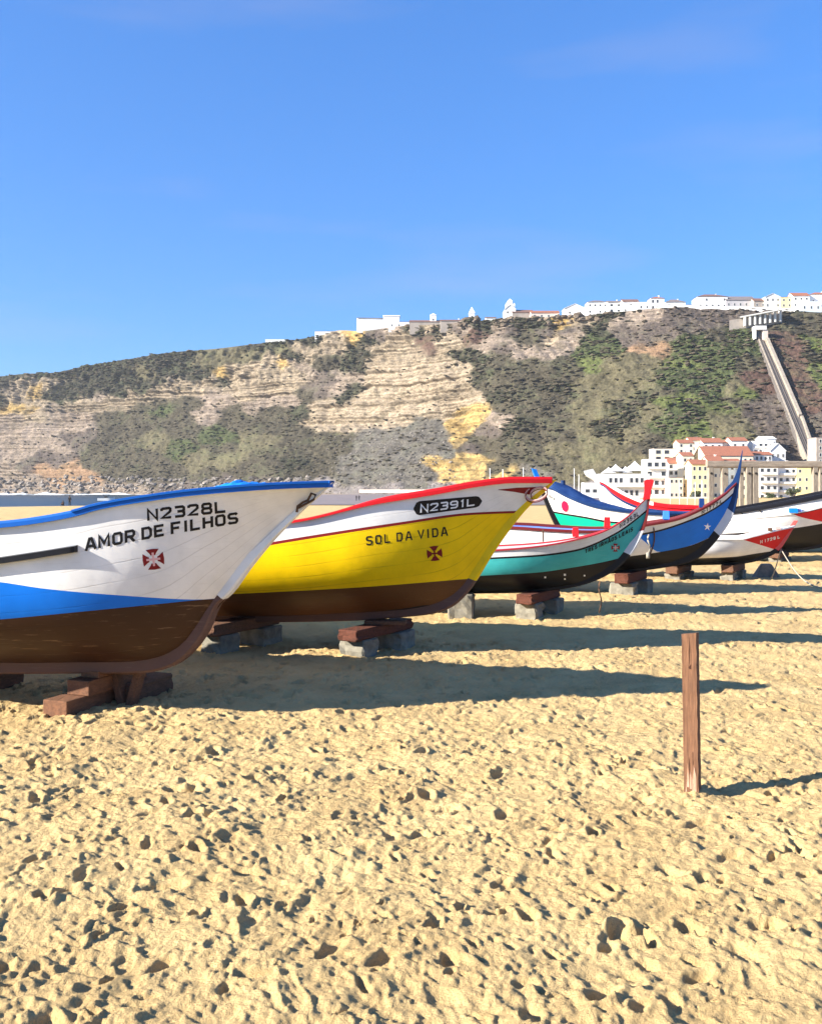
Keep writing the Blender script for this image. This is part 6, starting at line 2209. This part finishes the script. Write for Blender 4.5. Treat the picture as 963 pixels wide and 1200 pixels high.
# sea wall along the beach, pale strip
mb = MB()
for (u0_, u1_, D_, y0, y1) in ((762, 835, 372, 582.5, 588.5),):
    mb.box((xat((u0_ + u1_) / 2, D_), D_, (zat(y0, D_) + zat(y1 + 4, D_)) / 2), (xat(u1_, D_) - xat(u0_, D_), 0.8, zat(y0, D_) - zat(y1 + 4, D_)))
tag(mb.build('sea_wall', M['wall_cream'], bevel=0.1, loc=(xat(800, 372), 372, -4)), 'low cream sea wall in front of the lower town', 'wall')
mb = MB()
a_, b_ = at(421, 573.5, 520), at(560, 573.5, 500)
d_ = (b_ - a_)
mid = (a_ + b_) / 2
mb.box((mid.x, mid.y, mid.z - 1.0), (d_.length, 0.8, 1.7), math.atan2(d_.y, d_.x))
tag(mb.build('promenade_wall', M['wall_pink'], bevel=0.1, loc=(mid.x, mid.y, -5)), 'long low pale promenade wall at the foot of the cliff behind the yellow boat', 'wall')

# trees and hedge in front of the blocks
M['leaf'] = rough_mat('leaves', (0.045, 0.062, 0.028), (0.085, 0.095, 0.04), scale=1.5, bump=0.2)
M['bark'] = rough_mat('bark', (0.10, 0.075, 0.055), (0.06, 0.045, 0.035), scale=3)


def tree(u, y0, y1, D, label, rw, seed):
    r = np.random.default_rng(seed)
    x, zb, zt = xat(u, D), zat(y1, D), zat(y0, D)
    H = zt - zb
    root = thing('town_tree', (x, D, zb), label, 'tree', 'trees in front of the lower town')
    mb = MB()
    mb.tube([(x, D, zb - 1.5), (x + 0.1, D, zb + H * 0.3), (x + 0.25, D, zb + H * 0.62)], 0.28, 7, r2=0.12)
    for k_ in range(4):
        a_ = r.uniform(0, 6.28)
        mb.tube([(x + 0.1, D, zb + H * 0.3), (x + 0.1 + math.cos(a_) * rw * 0.5, D + math.sin(a_) * rw * 0.5, zb + H * r.uniform(0.55, 0.75))], 0.12, 5, r2=0.04)
    mb.build('trunk', M['bark'], root)
    mb = MB()
    cl = [(r.normal(0, 0.45), r.normal(0, 0.45), r.uniform(-0.5, 0.55), r.uniform(0.25, 0.5)) for _ in range(16)]
    for _ in range(1500):
        c = cl[r.integers(0, len(cl))]
        d = r.normal(0, 1, 3)
        d /= np.linalg.norm(d)
        p = np.array(c[:3]) + d * c[3] * r.uniform(0.5, 1)
        q = Vector((x + p[0] * rw, D + p[1] * rw, zb + H * 0.64 + p[2] * H * 0.42))
        s_ = r.uniform(0.12, 0.3)
        t1 = Vector(r.normal(0, 1, 3)).normalized() * s_
        t2 = Vector(r.normal(0, 1, 3)).normalized() * s_
        mb.add([q - t1, q + t2, q + t1, q - t2], [(0, 1, 2, 3)])
    mb.build('crown', M['leaf'], root)


tree(929, 571, 588, 392, 'round dark tree in front of the second white block and the yellow block', 2.4, 3)
tree(902, 577, 588, 390, 'small dark tree in front of the balconied white block', 1.6, 5)
tree(817, 575, 586, 388, 'small dark tree in front of the bright yellow block', 1.5, 6)
mb = MB()
r = np.random.default_rng(4)
for _ in range(5200):
    u = r.uniform(778, 960)
    D_ = r.uniform(384, 388)
    h_ = (0.9 + 1.1 * abs(float(fbm(np.array(u / 5.0), np.array(0.3), seed=4))))
    q = Vector((xat(u, D_), D_, zat(586.5, D_) + r.uniform(-1.5, h_)))
    t1, t2 = Vector(r.normal(0, 1, 3)).normalized() * 0.28, Vector(r.normal(0, 1, 3)).normalized() * 0.28
    mb.add([q - t1, q + t2, q + t1, q - t2], [(0, 1, 2, 3)])
tag(mb.build('hedge', M['leaf'], loc=(xat(870, 386), 386, -4)), 'long low dark hedge running in front of the lower town', 'hedge')

# slender white poles on the beach
M['pole'] = plain('white_pole', (0.80, 0.79, 0.76), 0.5)
proto = None
for (u, y0, y1, D_) in ((574, 550, 582, 150), (589, 551, 582, 150), (613, 549, 582, 150), (672.5, 550, 581, 160), (678, 557, 581, 160), (785, 563, 586, 200), (796, 566, 586, 200), (805, 561, 586, 200), (814, 566, 586, 200), (822, 563, 586, 200)):
    x = xat(u, D_)
    zt, zg = zat(y0, D_), float(base_z(np.array(x), np.array(float(D_))))
    mb = MB()
    mb.tube([(x, D_, zg - 0.3), (x, D_, zt)], 0.085, 7, r2=0.05)
    mb.tube([(x, D_, zt), (x, D_, zt + 0.12)], 0.09, 7)
    o = mb.build('flagpole', M['pole'], smooth=True, loc=(x, D_, zg))
    tag(o, {574: 'slender white pole just above the red rail, left of its neighbour', 589: 'slender white pole just above the red rail, right of its neighbour', 613: 'slender white pole beside the blue tip of the covered boat',
            672.5: 'thick white pole between the covered boat and the white raised stem', 678: 'thinner white pole close right of the thick one', 785: 'slender pole in front of the pinkish block, leftmost of five', 796: 'slender pole in front of the pinkish block, second of five from the left',
            805: 'tallest slender pole in front of the tall narrow cream house', 814: 'slender pole in front of the yellow block, second of five from the right', 822: 'slender pole in front of the yellow block, rightmost of five'}[u], 'pole', 'slender white poles on the beach')

# ------------------------------------------------------------------ people and boat by the water
M['dark_cloth'] = plain('dark_clothes', (0.010, 0.010, 0.013), 0.8)
M['skin'] = plain('skin', (0.22, 0.125, 0.085), 0.6)
M['hair'] = plain('dark_hair', (0.02, 0.015, 0.01), 0.7)


def person(loc, joints, edges, label, H=1.72, head=None, group=None):
    me = bpy.data.meshes.new('person')
    names = list(joints)
    me.from_pydata([joints[n][0] for n in names], [(names.index(a), names.index(b)) for a, b in edges], [])
    o = bpy.data.objects.new('person', me)
    C.objects.link(o)
    o.modifiers.new('skin', 'SKIN')
    for i, n in enumerate(names):
        rr = joints[n][1]
        me.skin_vertices[0].data[i].radius = (rr, rr)
    me.skin_vertices[0].data[names.index('pelvis')].use_root = True
    s_ = o.modifiers.new('sub', 'SUBSURF')
    s_.levels = s_.render_levels = 2
    dg = bpy.context.evaluated_depsgraph_get()
    m2 = bpy.data.meshes.new_from_object(o.evaluated_get(dg))
    o.modifiers.clear()
    o.data = m2
    m2.materials.clear()
    m2.materials.append(M['dark_cloth'])
    m2.materials.append(M['skin'])
    for p_ in m2.polygons:
        p_.use_smooth = True
        c = p_.center
        hd = Vector(joints['head'][0])
        if (c - hd).length < 0.17 or any((c - Vector(joints[h_][0])).length < 0.10 for h_ in ('hand1', 'hand2')):
            p_.material_index = 1
    o.location = loc
    hr = MB()
    hd = Vector(loc) + Vector(joints['head'][0])
    bm = bmesh.new()
    bmesh.ops.create_icosphere(bm, subdivisions=2, radius=0.118)
    vs = [hd + v.co + Vector((0, 0.015, 0.055)) for v in bm.verts]
    hr.add(vs, [tuple(v.index for v in f.verts) for f in bm.faces])
    bm.free()
    hr.build('hair', M['hair'], o, smooth=True)
    return tag(o, label, 'person', group)


ED = [('pelvis', 'chest'), ('chest', 'neck'), ('neck', 'head'), ('head', 'crown'), ('chest', 'sh1'), ('sh1', 'el1'), ('el1', 'hand1'), ('chest', 'sh2'), ('sh2', 'el2'), ('el2', 'hand2'),
      ('pelvis', 'hip1'), ('hip1', 'kn1'), ('kn1', 'an1'), ('an1', 'toe1'), ('pelvis', 'hip2'), ('hip2', 'kn2'), ('kn2', 'an2'), ('an2', 'toe2')]
stand = {'pelvis': ((0, 0, 0.93), 0.13), 'chest': ((0, 0, 1.3), 0.15), 'neck': ((0, 0, 1.48), 0.06), 'head': ((0, -0.02, 1.6), 0.095), 'crown': ((0, 0, 1.70), 0.06),
         'sh1': ((-0.19, 0, 1.4), 0.065), 'el1': ((-0.25, 0.02, 1.12), 0.048), 'hand1': ((-0.24, -0.08, 0.86), 0.036), 'sh2': ((0.19, 0, 1.4), 0.065), 'el2': ((0.25, 0.02, 1.12), 0.048), 'hand2': ((0.22, -0.1, 0.88), 0.036),
         'hip1': ((-0.09, 0, 0.88), 0.1), 'kn1': ((-0.1, -0.02, 0.48), 0.07), 'an1': ((-0.11, 0.02, 0.07), 0.045), 'toe1': ((-0.12, -0.12, 0.035), 0.035),
         'hip2': ((0.09, 0, 0.88), 0.1), 'kn2': ((0.1, -0.02, 0.48), 0.07), 'an2': ((0.12, 0.02, 0.07), 0.045), 'toe2': ((0.13, -0.12, 0.035), 0.035)}
sit = dict(stand)
sit.update({'pelvis': ((0, 0, 0.14), 0.14), 'chest': ((0, -0.08, 0.5), 0.15), 'neck': ((0, -0.12, 0.67), 0.06), 'head': ((0, -0.15, 0.79), 0.095), 'crown': ((0, -0.14, 0.89), 0.06),
            'sh1': ((-0.19, -0.1, 0.6), 0.065), 'el1': ((-0.25, -0.28, 0.42), 0.048), 'hand1': ((-0.14, -0.46, 0.42), 0.036), 'sh2': ((0.19, -0.1, 0.6), 0.065), 'el2': ((0.25, -0.28, 0.42), 0.048), 'hand2': ((0.14, -0.46, 0.42), 0.036),
            'hip1': ((-0.1, -0.05, 0.13), 0.1), 'kn1': ((-0.13, -0.46, 0.48), 0.07), 'an1': ((-0.13, -0.62, 0.07), 0.045), 'toe1': ((-0.14, -0.76, 0.035), 0.035),
            'hip2': ((0.1, -0.05, 0.13), 0.1), 'kn2': ((0.13, -0.46, 0.48), 0.07), 'an2': ((0.13, -0.62, 0.07), 0.045), 'toe2': ((0.14, -0.76, 0.035), 0.035)})


def ground_hit(u, y):
    r_ = ray(u, y)
    for D_ in np.arange(20, 900, 1.0):
        p_ = CAM + r_ * D_
        if p_.z <= float(base_z(np.array(p_.x), np.array(p_.y))):
            return p_
    return CAM + r_ * 300


p_ = ground_hit(82, 593)
print('person at', tuple(p_))
person((p_.x, p_.y, float(base_z(np.array(p_.x), np.array(p_.y)))), stand, ED, 'person in dark clothes standing on the far beach near the water')
p_ = p_ + Vector((xat(74.5, p_.y) - p_.x, 0, 0))
person((p_.x, p_.y, float(base_z(np.array(p_.x), np.array(p_.y)))), sit, ED, 'person in dark clothes sitting on the sand left of the standing one')

for u_, lb_ in ((417.6, 'left of two tiny people walking on the grey promenade behind the boats'), (420.8, 'right of two tiny people walking on the grey promenade behind the boats')):
    Dp = 300.0
    person((xat(u_, Dp), Dp, float(base_z(np.array(xat(u_, Dp)), np.array(Dp))) + 0.12), stand, ED, lb_, group='people on the promenade')

# small white motorboat off the shore
mbt = thing('motorboat', (xat(125, 440), 440, -4), 'small white motorboat with dark canopy on the water, above the blue rail', 'motorboat')
mb = MB()
Lh, n = 7.6, 12
vs = []
for i in range(n + 1):
    q = i / n
    w_ = 0.95 * (1 - max(0, (q - 0.55) / 0.45) ** 2.2)
    x = xat(125, 440) - Lh / 2 + Lh * q + 0.0
    zt = -2.95 + 0.4 * q ** 2
    for (yy, zz) in ((-w_, zt), (-w_ * 0.7, -4.15), (w_ * 0.7, -4.15), (w_, zt)):
        vs.append((x, 440 + yy, zz))
mb.add(vs, [(i * 4 + j, (i + 1) * 4 + j, (i + 1) * 4 + (j + 1) % 4, i * 4 + (j + 1) % 4) for i in range(n) for j in range(4)] + [(3, 2, 1, 0)])
mb.build('hull', M['pole'], mbt)
mb = MB()
mb.box((xat(125, 440) - 0.1, 440, -1.25), (3.0, 1.5, 0.16))
for sx in (-1, 1):
    for sy in (-1, 1):
        mb.tube([(xat(125, 440) - 0.1 + sx * 1.0, 440 + sy * 0.65, -2.95), (xat(125, 440) - 0.1 + sx * 1.0, 440 + sy * 0.65, -1.3)], 0.04, 5)
mb.build('canopy', M['dark_cloth'], mbt)
mb = MB()
mb.box((xat(125, 440) - 0.2, 440, -2.45), (1.1, 1.1, 0.8))
mb.build('console', M['dark_cloth'], mbt)
# ------------------------------------------------------------------ sea air
hz = bpy.data.materials.new('sea_haze')
hz.use_nodes = True
ht = hz.node_tree
for n_ in list(ht.nodes):
    if n_.type == 'BSDF_PRINCIPLED':
        ht.nodes.remove(n_)
pv_ = ht.nodes.new('ShaderNodeVolumePrincipled')
pv_.inputs['Color'].default_value = (0.93, 0.94, 0.97, 1)
pv_.inputs['Density'].default_value = 0.000085
pv_.inputs['Anisotropy'].default_value = 0.2
ht.links.new(pv_.outputs['Volume'], ht.nodes['Material Output'].inputs['Volume'])
mb = MB()
x0, x1, y0, y1, z0, z1 = -2700, 2500, -200, 2700, -7, 150
mb.add([(x0, y0, z0), (x1, y0, z0), (x1, y1, z0), (x0, y1, z0), (x0, y0, z1), (x1, y0, z1), (x1, y1, z1), (x0, y1, z1)],
       [(3, 2, 1, 0), (4, 5, 6, 7), (0, 1, 5, 4), (1, 2, 6, 5), (2, 3, 7, 6), (3, 0, 4, 7)])
tag(mb.build('haze', hz), kind='stuff')
sc.cycles.volume_bounces = 0
